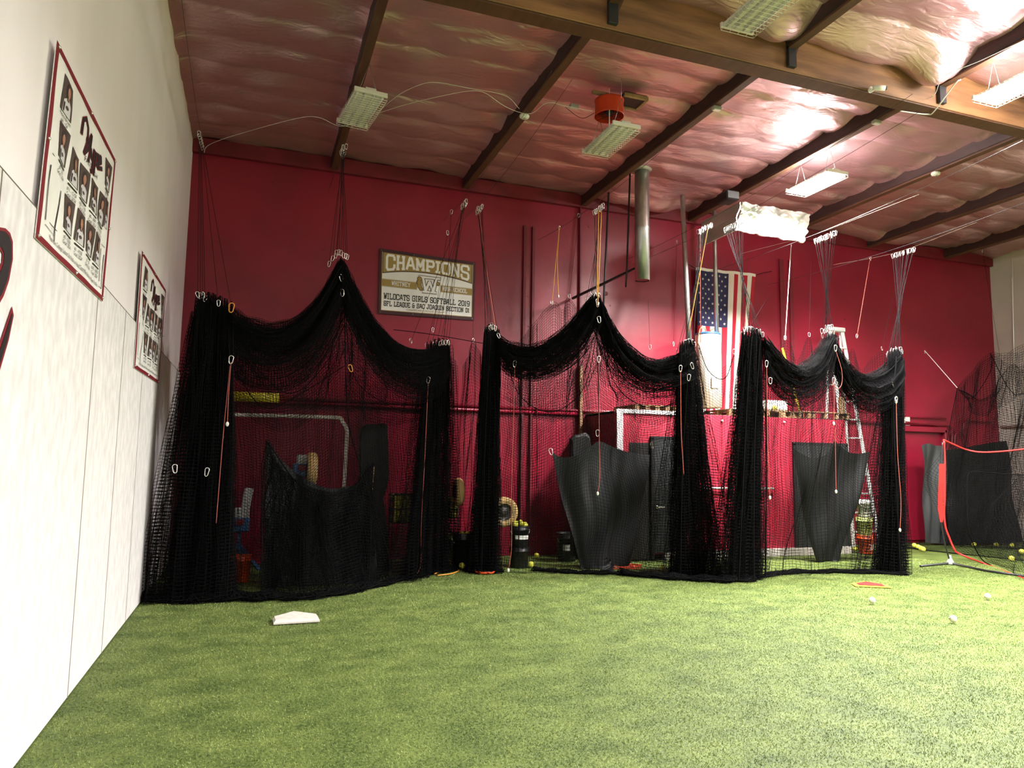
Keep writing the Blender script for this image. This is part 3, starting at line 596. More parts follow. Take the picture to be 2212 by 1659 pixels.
def slabtext(mb, pl, txt, u0, u1, top, hgt, w, h, gap=.38):
    # top(u), hgt(u) give the baseline band ; w=(wu, wv)
    adv = [(.55 if c in 'I1 ' else 1.)+gap for c in txt]; k = (u1-u0)/(sum(adv)-gap); x = u0
    for c, a in zip(txt, adv):
        if c != ' ':
            cw = (a-gap)*k
            for st in G[c]:
                Q = []
                for gx, gy in st:
                    if c in 'I1': gx = (gx-.25)*2*.9
                    uu = x+gx*cw; Q.append((uu, top(uu)+gy*hgt(uu)))
                pl.strip(mb, Q, w, h)
        x += a*k

# ------------------------------------------------------------------ champions banner
def banner():
    Y = YB-.03
    t = thing('champions_banner', aY(922, 690, Y), 'white and gold CHAMPIONS softball banner with maroon border on the red wall', 'banner')
    pl = Plane(aY(820, 536, Y), aY(1027, 567, Y), aY(1024, 692, Y), aY(817, 677, Y), (0, -1, 0), lambda u, v: .008*math.sin(u*9)*math.sin(v*5+1))
    a = MB(); P = np.array([[pl(i/30, j/16, .0) for j in range(17)] for i in range(31)]); a.sheet(P, .006, (0, -1, 0))
    w = MB(); pl.quad(w, .028, .05, .972, .945, .003, 30, 16); g = MB()
    for q in ((.024, .048, .030, .95), (.970, .048, .976, .95), (.024, .94, .976, .95)): pl.quad(g, *q, .0045, 20, 8)
    multi('banner_sheet', [(a, K['mar']), (w, K['prw']), (g, K['gold'])], t)
    k = MB(); gd = MB(); wh = MB()
    hg = lambda u: .17+.10*(2*u-1)**2
    # maroon and gold backing following the arch
    for mb, e, h in ((k, .028, .006), (gd, .014, .0075)):
        P = np.array([[pl(.045-e*.45+(.91+e*.9)*i/24, (.07-e)+(j)*(hg(.045+.91*i/24)+.03+2*e), h) for j in range(2)] for i in range(25)]); mb.grid(P, False)
    slabtext(wh, pl, 'CHAMPIONS', .075, .925, lambda u: .092, lambda u: hg(u)-.012, (.0118, .019), .0095, .34)
    multi('headline', [(k, K['mar']), (gd, K['gold']), (wh, K['prw'])], t, 'CHAMPIONS in white block letters on gold')
    b = MB(); pl.quad(b, .03, .468, .97, .572, .0055, 20, 1); ln = MB()
    for v in (.460, .576): pl.quad(ln, .03, v, .97, v+.004, .006, 20, 1)
    wt = MB(); one = lambda c: (lambda u: c)
    slabtext(wt, pl, 'WHITNEY', .13, .315, one(.487), one(.058), (.003, .0062), .008)
    slabtext(wt, pl, 'HIGH SCHOOL', .655, .915, one(.487), one(.058), (.0028, .0062), .008)
    multi('name_band', [(b, K['gold']), (ln, K['gold']), (wt, K['prw'])], t, 'gold band lettered WHITNEY HIGH SCHOOL')
    m0 = MB(); m1 = MB(); m2 = MB(); Wm = [[(.445, .37), (.475, .59), (.515, .43), (.555, .59), (.585, .37)], [(.41, .365), (.62, .365)], [(.45, .60), (.58, .60)]]
    pl.quad(m1, .385, .34, .63, .63, .0065, 6, 2)
    for st in Wm: pl.strip(m0, st, (.020, .026), .0085); pl.strip(m2, st, (.013, .017), .0100)
    def disc(mb, u, v, r, h): pl.poly(mb, [(u+r*math.cos(a)*.62, v+r*math.sin(a)) for a in np.linspace(0, 6.283, 14, endpoint=False)], h)
    claw = MB(); cg = MB()
    for (u, v, r) in ((.412, .40, .032), (.406, .46, .036), (.412, .52, .032), (.428, .56, .024), (.605, .45, .026)): disc(claw, u, v, r+.008, .0112); disc(cg, u, v, r, .0125)
    multi('emblem', [(m1, K['prw']), (m0, K['mar']), (m2, K['prw']), (claw, K['mar']), (cg, K['gold'])], t, 'outlined W emblem gripped by a gold paw')
    x = MB()
    slabtext(x, pl, 'WILDCATS GIRLS SOFTBALL 2019', .055, .945, one(.685), one(.08), (.0034, .0075), .0065)
    slabtext(x, pl, 'SFL LEAGUE & SAC JOAQUIN SECTION D1', .055, .945, one(.805), one(.066), (.0029, .0068), .0065)
    x.build('body_lettering', K['prk'], t)
    y = MB(); btext(y, pl, 'CHAMPIONS CHOOSE', .425, .925, .045, .0065, 1.6); btext(y, pl, '(S)SNAP!', .63, .925, .045, .0065, 1.6); y.build('footer_lettering', K['gold'], t)
    gr = MB()
    for u in (.02, .35, .66, .98):
        for v in (.03, .975): gr.ball(pl(u, v, .006), .008, 6)
    gr.build('grommets', K['chrome'], t)
banner()

# ------------------------------------------------------------------ the two team posters on the white wall and the painted lettering
def poster(cs, label, seed, first):
    X = XL+.031; r = random.Random(seed)
    t = thing('team_poster', aX(cs[3][0], cs[3][1], X), label, 'poster', 'team posters on the white wall')
    pl = Plane(*[aX(px, py, X) for px, py in cs], (1, 0, 0), lambda u, v: (.006*math.sin(9*u+3*v)+.005*math.sin(23*(u-.6*v)))*min(1, 8*u, 8-8*u, 8*v, 8-8*v)+.002)
    P = np.array([[pl(i/40, j/30, 0) for j in range(31)] for i in range(41)]); a = MB().sheet(P, .004, (1, 0, 0)); bd = MB()
    for q in ((0, 0, 1, .035), (0, .968, 1, 1), (0, 0, .032, 1), (.97, 0, 1, 1)): pl.quad(bd, *q, .0015, 30, 24)
    multi('poster_sheet', [(a, K['prw']), (bd, K['prr'])], t)
    slots = [(.10, .09, 0), (.80, .10, 0), (.12, .33, 1), (.29, .36, 1), (.44, .36, 1), (.59, .36, 1), (.745, .36, 1), (.28, .63, 2), (.435, .63, 2), (.59, .63, 2), (.735, .63, 2), (.86, .34, 1)]
    num = ['#4 - OF', '#9 - P/1B', '#7 - 3B', '#11 - C/OF', '#20 - C/1B', '#5 - 3B/P', '#14 - P/1B', '#3 - SS/2B', '#1 - P/3B', '#7 - OF', '#10 - 1B/OF', '']
    for i, (u, v, row) in enumerate(slots):
        w, hh = (.125, .185) if i < 11 else (.08, .19)
        tx = MB(); bg = MB(); pl.quad(bg, u, v, u+w, v+hh, .003, 5, 5); hr = MB(); sk = MB(); sh = MB()
        def el(mb, cu, cv, ru, rv, h): pl.poly(mb, [(cu+ru*math.cos(a), cv+rv*math.sin(a)) for a in np.linspace(0, 6.283, 16, endpoint=False)], h)
        c = u+w*.5+r.uniform(-.008, .008); el(hr, c, v+hh*.36, w*.24, hh*.26, .0045); pl.poly(sh, [(c-w*.34, v+hh), (c-w*.30, v+hh*.66), (c-w*.1, v+hh*.55), (c+w*.1, v+hh*.55), (c+w*.30, v+hh*.66), (c+w*.34, v+hh)], .0045)
        el(sk, c, v+hh*.36, w*.13, hh*.15, .006); pl.quad(sk, c-w*.05, v+hh*.48, c+w*.05, v+hh*.58, .006); pl.quad(hr, c-w*.3, v+hh*.72, c-w*.2, v+hh*.98, .006); el(bg, c, v+hh*.8, w*.12, hh*.05, .0065)
        multi('player_photo', [(bg, K['phbg']), (hr, K['hair']), (sh, K['shirt']), (sk, K['skin'])], t)
        if first and i == 0: btext(tx, pl, 'Alexis Brown', u+w/2, v+hh+.026, .030, .004, 1.05, squash=.8)
        elif i < 11: pl.strip(tx, [(u+.012, v+hh+.018), (u+w-.012, v+hh+.018)], (.004, .0045), .004)
        if i < 11:
            btext(tx, pl, num[i], u+w/2, v+hh+.054, .030, .004, 1.05, squash=.8); btext(tx, pl, 'Grad. 2024', u+w/2, v+hh+.082, .030, .004, 1.05, squash=.8)
            tx.build('caption', K['prk'], t)
    tx = MB(); btext(tx, pl, 'FASTPITCH', .58, .325, .045, .004, 1.05); tx.build('subtitle_lettering', K['prk'], t); tx = MB()
    btext(tx, pl, 'Please see College Liaison Stu Noble or Head Coach Mike Noble for Player Profiles', .5, .945, .034, .004, 1.05, squash=.66); tx.build('footer_lettering', K['prk'], t)
    tx = MB()
    for u, v0, v1 in ((.065, .60, .88), (.20, .66, .93), (.885, .68, .90), (.94, .70, .93)): pl.quad(tx, u, v0, u+.008, v1, .004, 1, 4)
    for u0, u1, v in ((.065, .205, .54), (.07, .2, .90), (.885, .945, .65), (.885, .945, .93)): pl.quad(tx, u0, v, u1, v+.003, .004)
    tx.build('marker_lines', K['prk'], t)
    S0 = [[(.40, .21), (.395, .13), (.44, .095), (.49, .12), (.485, .2), (.46, .29), (.50, .24), (.53, .17), (.55, .13)], [(.47, .2), (.55, .2)], [(.555, .12), (.535, .24), (.52, .30)], [(.56, .20), (.565, .25), (.60, .25), (.61, .18)], [(.61, .18), (.60, .26), (.58, .33), (.56, .34)], [(.63, .19), (.615, .33)], [(.63, .19), (.665, .18), (.66, .24), (.63, .25)], [(.675, .22), (.70, .20), (.69, .17), (.67, .19), (.675, .25), (.72, .23)]]
    o1 = MB(); o2 = MB()
    for st in S0: pl.strip(o1, st, (.0135, .0145), .005); pl.strip(o2, st, (.0085, .0095), .0068)
    multi('script_title', [(o1, K['prr']), (o2, K['prk'])], t, 'brush script title')
    g = MB()
    for u, v in ((.02, .02), (.5, .015), (.98, .02), (.985, .5), (.98, .98), (.5, .985), (.02, .98), (.015, .5)): g.ball(pl(u, v, .006), .010, 6)
    g.build('grommets', K['chrome'], t)
poster([(122, 86), (249, 346), (221, 651), (75, 513)], 'large white team poster with red border, nearest the camera', 3, True)
poster([(306, 541), (358, 627), (342, 829), (289, 794)], 'white team poster with red border, farther along the wall beside the netting', 4, False)
def lettering():
    X = XL+.028; t = thing('wall_lettering', aX(5, 800, X), 'end of a large black script letter outlined in red, painted on the left wall', 'lettering')
    def pg(pts_, off): return [aX(px, py, X)+np.array([off, 0, 0]) for px, py in pts_]
    A = [(-60, 492), (0, 491), (12, 493), (22, 503), (28, 522), (28, 560), (20, 605), (8, 640), (-10, 672), (-60, 720), (-60, 640), (-8, 590), (4, 566), (5, 548), (0, 540), (-60, 535)]
    B = [(-60, 500), (0, 498), (10, 500), (19, 509), (24, 525), (24, 560), (16, 602), (4, 634), (-14, 662), (-60, 706), (-60, 654), (-6, 600), (7, 570), (8, 546), (2, 534), (-60, 528)]
    multi('upper_stroke', [(MB().add(pg(A, 0), [tuple(range(len(A)))]), K['prr']), (MB().add(pg(B, .002), [tuple(range(len(B)))]), K['prk'])], t)
    A = [(-60, 880), (-8, 762), (26, 661), (30, 681), (19, 735), (0, 800), (-30, 880), (-60, 940)]; B = [(-55, 885), (-4, 765), (25, 676), (26, 684), (15, 735), (-4, 795), (-34, 876), (-60, 925)]
    multi('lower_stroke', [(MB().add(pg(A, 0), [tuple(range(len(A)))]), K['prr']), (MB().add(pg(B, .002), [tuple(range(len(B)))]), K['prk'])], t)
lettering()

# ------------------------------------------------------------------ flag
def flag():
    Y = YB-.10; t = thing('american_flag', aY(1568, 892, Y), 'American flag hanging vertically on the red wall behind the water tank', 'flag')
    wv = lambda u, v: .035*math.sin(u*11+.6*v)*(.3+.7*v)+.02*math.sin(u*23+2*v)
    pl = Plane(aY(1503, 580, Y), aY(1634, 594, Y), aY(1612, 892, Y), aY(1508, 892, Y), (0, -1, 0), wv)
    red = MB(); wh = MB(); cz = MB(); st = MB()
    for k in range(13):
        v0 = .40 if k < 7 else .012
        pl.quad(red if k % 2 == 0 else wh, k/13, v0, (k+1)/13, 1, 0, 3, 26)
    pl.quad(cz, 0, .012, 7/13, .40, 0, 14, 16)
    for i in range(9):
        for j in range(11):
            if (i+j) % 2 == 0:
                cu, cv = 7/13*(i+.75)/9.5, .012+.388*(j+.75)/11.5
                pp = [(cu+(.021 if q % 2 == 0 else .008)*math.cos(q*math.pi/5-math.pi/2), cv+(.021 if q % 2 == 0 else .008)*.53*math.sin(q*math.pi/5-math.pi/2)) for q in range(10)]; pl.poly(st, pp, .004)
    multi('flag_cloth', [(red, K['cotr']), (wh, K['cotw']), (cz, K['navy']), (st, K['cotw'])], t)
    h = MB(); h.sheet(np.array([[pl(i/16, j*.02-.008, .004) for j in range(2)] for i in range(17)]), .008, (0, -1, 0)); h.build('header_tape', K['cotw'], t)
    MB().tube(P3([(1634, 594, Y), (1650, 589, Y), (1667, 586, YB-.01)]), .006, 5).build('tie_cord', K['black'], t)
    MB().tube(P3([(1503, 580, Y), (1494, 575, Y), (1486, 571, YB-.01)]), .006, 5).build('tie_cord', K['black'], t)
flag()

# ------------------------------------------------------------------ shed
SY = 10.85
def X_(px, py, Y): return aY(px, py, Y)[0]
x0 = X_(1330, 1000, SY); x1 = X_(1828, 1000, SY); zt = 2.50
sh = thing('equipment_shed', ((x0+x1)/2, SY, 0), 'red plywood equipment shed standing against the red wall behind the cages', 'shed')
MB().box(((x0+x1)/2, SY+.03, zt/2+.05), (x1-x0, .06, zt-.1), b=.004).build('front_wall', K['shed'], sh)
MB().box((x0+.03, (SY+YB)/2+.02, zt/2), (.06, YB-SY-.06, zt), b=.004).build('side_wall', K['reddark'], sh)  # shade on the side wall is painted in with a darker red
MB().box(((x0+9.5)/2, (SY+YB)/2+.02, zt-.02), (9.5-x0, YB-SY-.06, .05), b=.004).build('roof_deck', K['bwood'], sh)
MB().box((x0+.07, SY-.01, zt/2+.02), (.12, .03, zt-.04), b=.004).build('corner_post', K['white'], sh, 'white painted corner post')
MB().box(((x0+7.0)/2, SY-.012, zt+.0), (7.0-x0, .03, .07), b=.004).build('top_trim', K['white'], sh, 'white painted top edge')
MB().box(((x0+.9+x1)/2, SY-.03, .07), (x1-x0-.9, .06, .14), b=.006).build('curb', K['whiteR'], sh, 'pale concrete curb')
rl = MB().tube([(X_(1512, 1054, SY-.05), SY-.05, aY(1512, 1054, SY)[2]), (X_(1672, 1055, SY-.05), SY-.05, aY(1672, 1055, SY)[2])], .017, 8).build('rail_pipe', K['alu'], sh, 'pale metal pipe rail')
MB().box((X_(1560, 1000, SY), SY-.004, 1.3), (.03, .012, 2.3), b=.002).build('batten', K['shed'], sh)
def shed_door(px0, px1, py0, hx, label):
    a = aY(px0, py0, SY); b = aY(px1, py0, SY); h = a[2]; w = b[0]-a[0]
    d = MB().box(((a[0]+b[0])/2, SY-.025, h/2+.07), (w, .045, h-.12), b=.005).build('door', K['door'], sh, label)
    f = MB()
    for x in (a[0]-.03, b[0]+.03): f.box((x, SY-.02, h/2+.03), (.06, .06, h), b=.004)
    f.box(((a[0]+b[0])/2, SY-.02, h+.03), (w+.12, .06, .06), b=.004); f.build('door_frame', K['blackp'], sh)
    hp = aY(hx, 1095, SY); k = MB().lathe((hp[0], SY-.05, hp[2]), [(.03, 0), (.03, .012), (.012, .014), (.012, .05)], 14, M=[[1, 0, 0], [0, 0, -1], [0, 1, 0]])
    k.box((hp[0]+.05, SY-.10, hp[2]), (.13, .018, .022), b=.006); k.build('door_lever', K['chrome'], d, 'bright metal lever handle')
shed_door(1410, 1468, 950, 1416, 'charcoal door leaf standing beside the dark opening'); shed_door(1716, 1822, 962, 1730, 'charcoal door partly hidden by the hanging tarp')
MB().box((X_(1383, 1000, SY), SY-.003, 1.0), (.42, .012, 1.95), b=.002).build('doorway', K['prk'], sh, 'black panel painted as the shaded open doorway')  # flat black panel, shade of the unlit interior put into its colour
for px, py in ((1560, 909), (1694, 912)): MB().ball(aY(px, py, SY-.02), .022, 8).build('screw_cap', K['white_pl'], sh)
# pallets and clutter on its roof
def pallet(c, W, D, label):
    t = thing('wooden_pallet', c, label, 'pallet', 'pallets on the shed roof'); x, y, z = c
    for k in range(6): MB().box((x-W/2+W*(k+.5)/6, y, z+.115), (W/6*.72, D, .018), b=.003).build('deck_board', K['bwood'], t)
    for sy in (-1, 0, 1):
        for k in range(4): MB().box((x-W/2+.05+(W-.1)*k/3, y+sy*(D/2-.05), z+.062), (.09, .09, .085), b=.004).build('block', K['bwood'], t)
        MB().box((x, y+sy*(D/2-.05), z+.010), (W, .09, .018), b=.003).build('bottom_board', K['bwood'], t)
for px, w, lb in ((1385, .7, 'dark timber pallet on the shed roof above the first door'), (1462, .6, 'timber pallet on the shed roof, behind the middle cage column'), (1590, .9, 'timber pallet on the shed roof in front of the flag'), (1690, .7, 'timber pallet on the shed roof carrying a yellow softball')):
    pallet((X_(px, 880, SY+.45), SY+.45, zt+.008), w, .8, lb)
MB_ = MB().box((X_(1780, 890, SY+.2), SY+.2, zt+.07), (1.0, .35, .13), b=.004)
def crate(): # open timber frame with dark gaps
    t = thing('timber_rack', (X_(1780, 890, SY+.1), SY+.1, zt), 'long timber rack with open bays on the right end of the shed roof', 'rack'); x, y, z = t.location
    for k in range(5): MB().box((x-.55+k*.275, y, z+.075), (.05, .09, .11), b=.004).build('upright', K['bwood'], t)
    MB().box((x, y, z+.135), (1.2, .12, .02), b=.004).build('top_board', K['bwood'], t); MB().box((x, y, z+.012), (1.2, .12, .02), b=.004).build('bottom_board', K['raft'], t)
crate()
# water heater tank
wx, wy = X_(1530, 800, 11.35), 11.35
t = thing('water_heater', (wx, wy, zt+.16), 'white cylindrical water heater tank standing on the shed roof beside the flag', 'water heater')
zz = zt+.16; hh = aY(1530, 722, wy)[2]-zz
MB().lathe((wx, wy, zz), [(.20, 0), (.235, .01), (.235, hh-.03), (.225, hh-.005)], 32).build('tank', K['white_pl'], t)
MB().lathe((wx, wy, zz+hh-.03), [(.238, 0), (.238, .03), (.20, .05), (.0, .055)], 32).build('top_cap', K['blue'], t, 'blue rim at the top')
for dx in (-.12, .12):
    MB().tube(smooth([(wx+dx*.3, wy, zz+hh), (wx+dx*.6, wy-.02, zz+hh+.10), (wx+dx*1.6, wy-.05, zz+hh+.09), (wx+dx*2.0, wy-.05, zz+hh-.1), (wx+dx*2.05, wy-.05, zz+(.1 if dx > 0 else hh-.3))], 20), .012, 6).build('copper_pipe', K['bwood'], t)
MB().box((wx-.02, wy-.24, zz+.45), (.16, .02, .2), b=.004).build('access_panel', K['white_pl'], t)
# leftover items on the roof
t = MB().box((X_(1668, 878, 11.2), 11.2, zt+.24), (.5, .3, .2), b=.03).build('storage_bag', K['prw']); tag(t, 'crumpled white bag lying on the shed roof behind the third cage', 'bag')
a = aY(1690, 752, 11.6); b = aY(1727, 888, 11.3); t = MB().tube([a, b], .022, 8).build('yellow_pole', K['yellow']); tag(t, 'yellow pole leaning on the red wall above the shed', 'pole')
a = aY(1255, 790, 11.9); t = MB().box((a[0], 11.9, (a[2]+0)/2), (.055, .05, a[2]), b=.004).build('lumber_post', K['bwood']); tag(t, 'bare timber post against the red wall left of the shed', 'post')
t = MB().box((X_(1818, 880, 11.0), 11.0, zt+.15), (.09, .09, .62), b=.01).build('lumber_offcut', K['bwood']); tag(t, 'tan timber offcut standing at the right end of the shed roof', 'lumber')

# ------------------------------------------------------------------ ladder
def ladder():
    Yf, Yb, Yt = 11.15, 11.85, 11.45
    T0, T1 = aY(1794, 714, Yt), aY(1819, 714, Yt); B0 = aZ(1842, 1196, 0); B1 = aZ(1903, 1196, 0)
    B0 = np.array([X_(1844, 1196, Yf), Yf, 0]); B1 = np.array([X_(1903, 1196, Yf), Yf, 0])
    t = thing('step_ladder', (B0+B1)/2, 'tall aluminium step ladder standing open at the right end of the shed', 'ladder')
    for a, b in ((T0, B0), (T1, B1)): MB().beam(a, b, .03, .075, up=(1, 0, .01)).build('front_rail', K['alu'], t)
    for a, s_ in ((T0, -.05), (T1, .03)): MB().beam(a+[0, .06, 0], (B0 if s_ < 0 else B1)+np.array([s_*1., Yb-Yf, 0]), .025, .05, up=(1, 0, .01)).build('rear_rail', K['alu'], t)
    Z = T0[2]
    for k in range(11):
        f = (k+1)/12.; a = T0+(B0-T0)*(1-f); b = T1+(B1-T1)*(1-f)
        MB().beam(a, b, .085, .028).build('step', K['alu'], t)
        if k < 7: MB().tube([b+(0, .0, -.01), b+(-.12, .0, -.0)+np.array([0, 0, -.0])+np.array([.13, .0, -.26])], .010, 5).build('knee_brace', K['alu'], t)
    for k in range(6):
        f = (2*k+1)/12.; A = T0+[0, .06, 0]; a = A+(B0+[-.05, Yb-Yf, 0]-A)*(1-f); A = T1+[0, .06, 0]; b = A+(B1+[.03, Yb-Yf, 0]-A)*(1-f); MB().beam(a, b, .025, .025).build('rear_bar', K['alu'], t)
    MB().box((T0+T1)/2+[0, .03, .02], (np.linalg.norm(T1-T0)+.10, .16, .09), b=.015).build('top_cap', K['alu'], t)
ladder()

# ------------------------------------------------------------------ overhead cables, snap hooks and hoist cords
def hook_mesh(Lz=.09, W=.026, r=.0055):
    pts_ = [(W*math.cos(a)*(1 if math.sin(a) > 0 else .75), 0, (Lz/2-W if math.sin(a) > 0 else -Lz/2+W*.75)+W*math.sin(a)) for a in np.linspace(0, 2*math.pi, 18, endpoint=False)]
    m = MB().tube(pts_, r, 6, closed=True); o = m.build('snap_hook', K['chrome']); d = o.data; off = np.array(o.location)
    v = np.array([np.array(x.co)+off for x in d.vertices]); d.vertices.foreach_set('co', v.ravel()); bpy.data.objects.remove(o); return d
HOOK = hook_mesh()
HOOKO = HOOK.copy(); HOOKO.materials.clear(); HOOKO.materials.append(K['rope_o'])
def hook(parent, p, rz=0., tilt=0., data=None, s_=1.):
    o = bpy.data.objects.new('snap_hook', data or HOOK); COL.objects.link(o); o.parent = parent
    o.location = tuple(np.array(p)-root_loc(parent)); o.rotation_euler = (0, tilt, rz); o.scale = (s_,)*3; return o
def cord(a, b, label, group, m=None, r=.0028, hooks=(1, 1), sway=0., drop=0.):
    a = np.array(a, float); b = np.array(b, float)
    t = thing('hoist_cord', b, label, 'cord', group); d = (b-a)/np.linalg.norm(b-a)
    s_ = np.linspace(0, 1, 14)[:, None]; P = a+(b-a)*s_; P[:, 0] += sway*np.sin(math.pi*s_[:, 0]); P[:, 2] -= drop*np.sin(math.pi*s_[:, 0])
    MB().tube(P, r, 5).build('cord', m or K['black'], t)
    if hooks[0]: hook(t, a+(0, 0, -.02), rng.uniform(-.6, .6), rng.normal(0, .12), s_=.8)
    if hooks[1]: hook(t, b+(0, 0, .02), rng.uniform(-.6, .6), rng.normal(0, .2), s_=.8)
    return t
def cable(c, y0, y1, label, sag=.12, m=None, x1=None):
    c = np.array(c); ys_ = np.linspace(y0, y1, 30); P = np.stack([np.full(30, c[0]), ys_, c[2]+.02+.0*ys_+sag*((ys_-c[1])/(y0-y1))**2*4], 1)
    if x1 is not None: P[:, 0] += (ys_-c[1])*x1
    P[:, 2] = np.minimum(P[:, 2], 6.36)
    o = MB().tube(P, .0028, 5).build('support_cable', m or K['dpipe']); tag(o, label, 'cable')
bund = [  # centre px, py, Y ; count ; landing points ; cord material ; description
 ((742, 320, 9.8), 9, .55, [(712, 575, 9.75), (722, 556), (729, 552), (734, 548), (739, 552), (744, 556), (748, 560, 9.8)], 'first cage'),
 ((1003, 436, 10.5), 8, .5, [(888, 738, 11.2), (925, 748, 10.6), (938, 745), (946, 742), (954, 740), (960, 740, 10.4), (968, 742)], 'right column of the first cage'),
 ((1036, 447, 10.5), 9, .5, [(1047, 716, 10.2), (1052, 714), (1056, 712), (1060, 710), (1064, 706), (1068, 708), (1076, 726, 10.1)], 'left column of the middle cage'),
 ((1293, 446, 9.5), 9, .55, [(1268, 650, 9.8), (1276, 640), (1280, 636), (1284, 634), (1288, 634), (1293, 642, 9.6)], 'peak of the middle cage'),
 ((1523, 488, 9.4), 11, .6, [(1462, 760, 9.3), (1474, 748), (1482, 742), (1488, 740), (1494, 742), (1500, 748, 9.2)], 'right column of the middle cage'),
 ((1583, 482, 8.8), 13, .75, [(1602, 724, 8.8), (1610, 716), (1617, 712), (1624, 714), (1631, 716), (1640, 722, 8.7), (1645, 724)], 'left column of the right cage'),
 ((1783, 507, 8.6), 12, .75, [(1776, 728, 8.7), (1781, 718), (1786, 712), (1791, 710), (1796, 712), (1802, 720, 8.6)], 'peak of the right cage'),
 ((1951, 541, 8.6), 12, .7, [(1916, 770, 8.7), (1925, 762), (1932, 758), (1938, 756), (1944, 760), (1950, 762, 8.6)], 'right column of the right cage')]
for (cx, cy, cY), n_, Lr, land, nm_ in bund:
    c = aY(cx, cy, cY); L_ = interpY(land)
    cable(c+(0, 0, .05), YB-.05, (5.5 if cx > 1400 else 7.0), 'taut steel cable carrying the cords to the %s' % nm_, x1=(.0 if cx < 1400 else .02))
    for k in range(n_):
        f = k/(n_-1); a = c+np.array([rng.normal(0, .01), (f-.5)*Lr*.6, -.02]); li = f*(len(L_)-1); i0 = min(int(li), len(L_)-2)
        q = np.array(L_[i0])*(1-(li-i0))+np.array(L_[i0+1])*(li-i0); b = aY(*q)+rng.normal(0, .012, 3)
        red = cx == 1036 and k in (n_-2,)
        cord(a, b, 'thin black cord in the bunch hanging down to the %s' % nm_ if not red else 'thick red cord among the black ones left of the middle cage', 'cords to the %s' % nm_, K['rope_r'] if red else None, .010 if red else .0028, sway=rng.normal(0, .01))
# cords in the corner by the white wall
for k, (bx, by) in enumerate(((427, 640), (433, 642), (438, 641), (443, 648), (472, 658), (500, 662))):
    cord(aY(430+1.5*k, 285+6*k, 9.8+.15*k), aY(bx, by, 9.2), ['black cord hanging in the corner against the white wall']*4+['slack black cord spreading right from the corner bunch', 'outermost black cord of the corner bunch, ending in an orange snap hook'] and (['black cord hanging in the corner against the white wall']*4+['slack black cord spreading right from the corner bunch', 'outermost cord of the corner bunch with an orange snap hook'])[k], 'corner cords', hooks=(1, 1 if k < 5 else 0))
cord_o = [o for o in COL.objects if o.name.startswith('hoist_cord')][-1]; hook(cord_o, aY(500, 664, 9.2), 0, .1, HOOKO, 1.2)
cable(aY(428, 262, 9.6), YB-.05, 7.0, 'cable in the top corner beside the white wall')
# single wall anchors with light cords
for a_, b_, lb, m_, hk in (
 ((886, 718, 11), (850, 700, 11.4), None, None, None),
 ((967, 500, 10.9), (935, 715, 11), 'lone black cord left of the cable rows above the champions banner', None, (1, 1)),
 ((975, 455, 11), (960, 735, 10.8), 'lone black cord from a snap hook left of the cable row above the banner', None, (1, 0)),
 ((1250, 463, 11.8), (1230, 642, 11.2), 'black cord from the wall down to the small right-hand net peak of the middle cage', None, (1, 1)),
 ((1022, 690, 11.3), (1022, 738, 11.2), 'short cord holding the narrow side net of the first cage', None, (0, 1)),
 ((1208, 490, 11.2), (1192, 656, 11.2), 'orange cord doubled over a hook and clipped to a small net peak', 'rope_o', (1, 1)),
 ((1293, 455, 9.4), (1289, 640, 9.5), 'orange rope bundle beside the cords over the middle peak', 'rope_o', (0, 0)),
 ((1299, 455, 9.35), (1291, 660, 9.4), 'second orange rope beside the cords over the middle peak', 'rope_o', (0, 1)),
 ((1529, 492, 9.0), (1488, 715, 9.1), 'slanting orange rope crossing in front of the flag edge', 'rope_o', (0, 0)),
 ((1512, 498, 9.3), (1513, 740, 9.6), 'red and white striped cord down to the water tank net', 'rope_r', (1, 0)),
 ((1709, 528, 10.2), (1696, 732, 10.2), 'white strap from the cable to the net peak above the right cage', 'rope_w', (1, 1)),
 ((1880, 556, 10.0), (1851, 728, 10.1), 'red strap from the cable to the net peak right of the ladder', 'rope_r', (1, 1)),
 ((1752, 565, 10.4), (1748, 725, 10.2), 'thin cord to the net peak left of the ladder top', None, (0, 1)),
 ((1940, 590, 9.8), (1905, 755, 10.0), 'thin cord to the small peak at the right end of the right cage', None, (0, 1)),
 ((1400, 650, 10.9), (1404, 752, 10.2), 'thin cord above the right swag of the middle cage', None, (0, 1)),
 ((1660, 640, 10.9), (1585, 762, 9.3), 'thin cord right of the flag', None, (0, 1)),
 ((1462, 520, 11.4), (1455, 745, 10.2), 'thin cord falling from a hook left of the vent pipe', None, (1, 1)),
 ((1998, 758, 11.6), (2068, 838, 11.0), 'pale cord pulling the far right net towards the red wall', 'rope_w', (1, 0)),
 ((2122, 540, 11.2), (2160, 770, 10.7), 'thin cord dropping from the roof to the far right net', None, (1, 0)),
 ((2186, 600, 10.8), (2190, 745, 10.4), 'thin white cord in front of the cream wall', 'rope_w', (0, 0))):
    if lb: cord(aY(*a_), aY(*b_), lb, None, K[m_] if m_ else None, .007 if m_ in ('rope_o', 'rope_w') else .005 if m_ == 'rope_r' else .0028, hk)
o = MB().tube(smooth(P3([(850, 712, 11.4), (930, 722, 11.2), (1045, 742, 10.6)]), 20), .006, 5).build('support_cable', K['black']); tag(o, 'horizontal black cable between the first and the middle cage', 'cable')
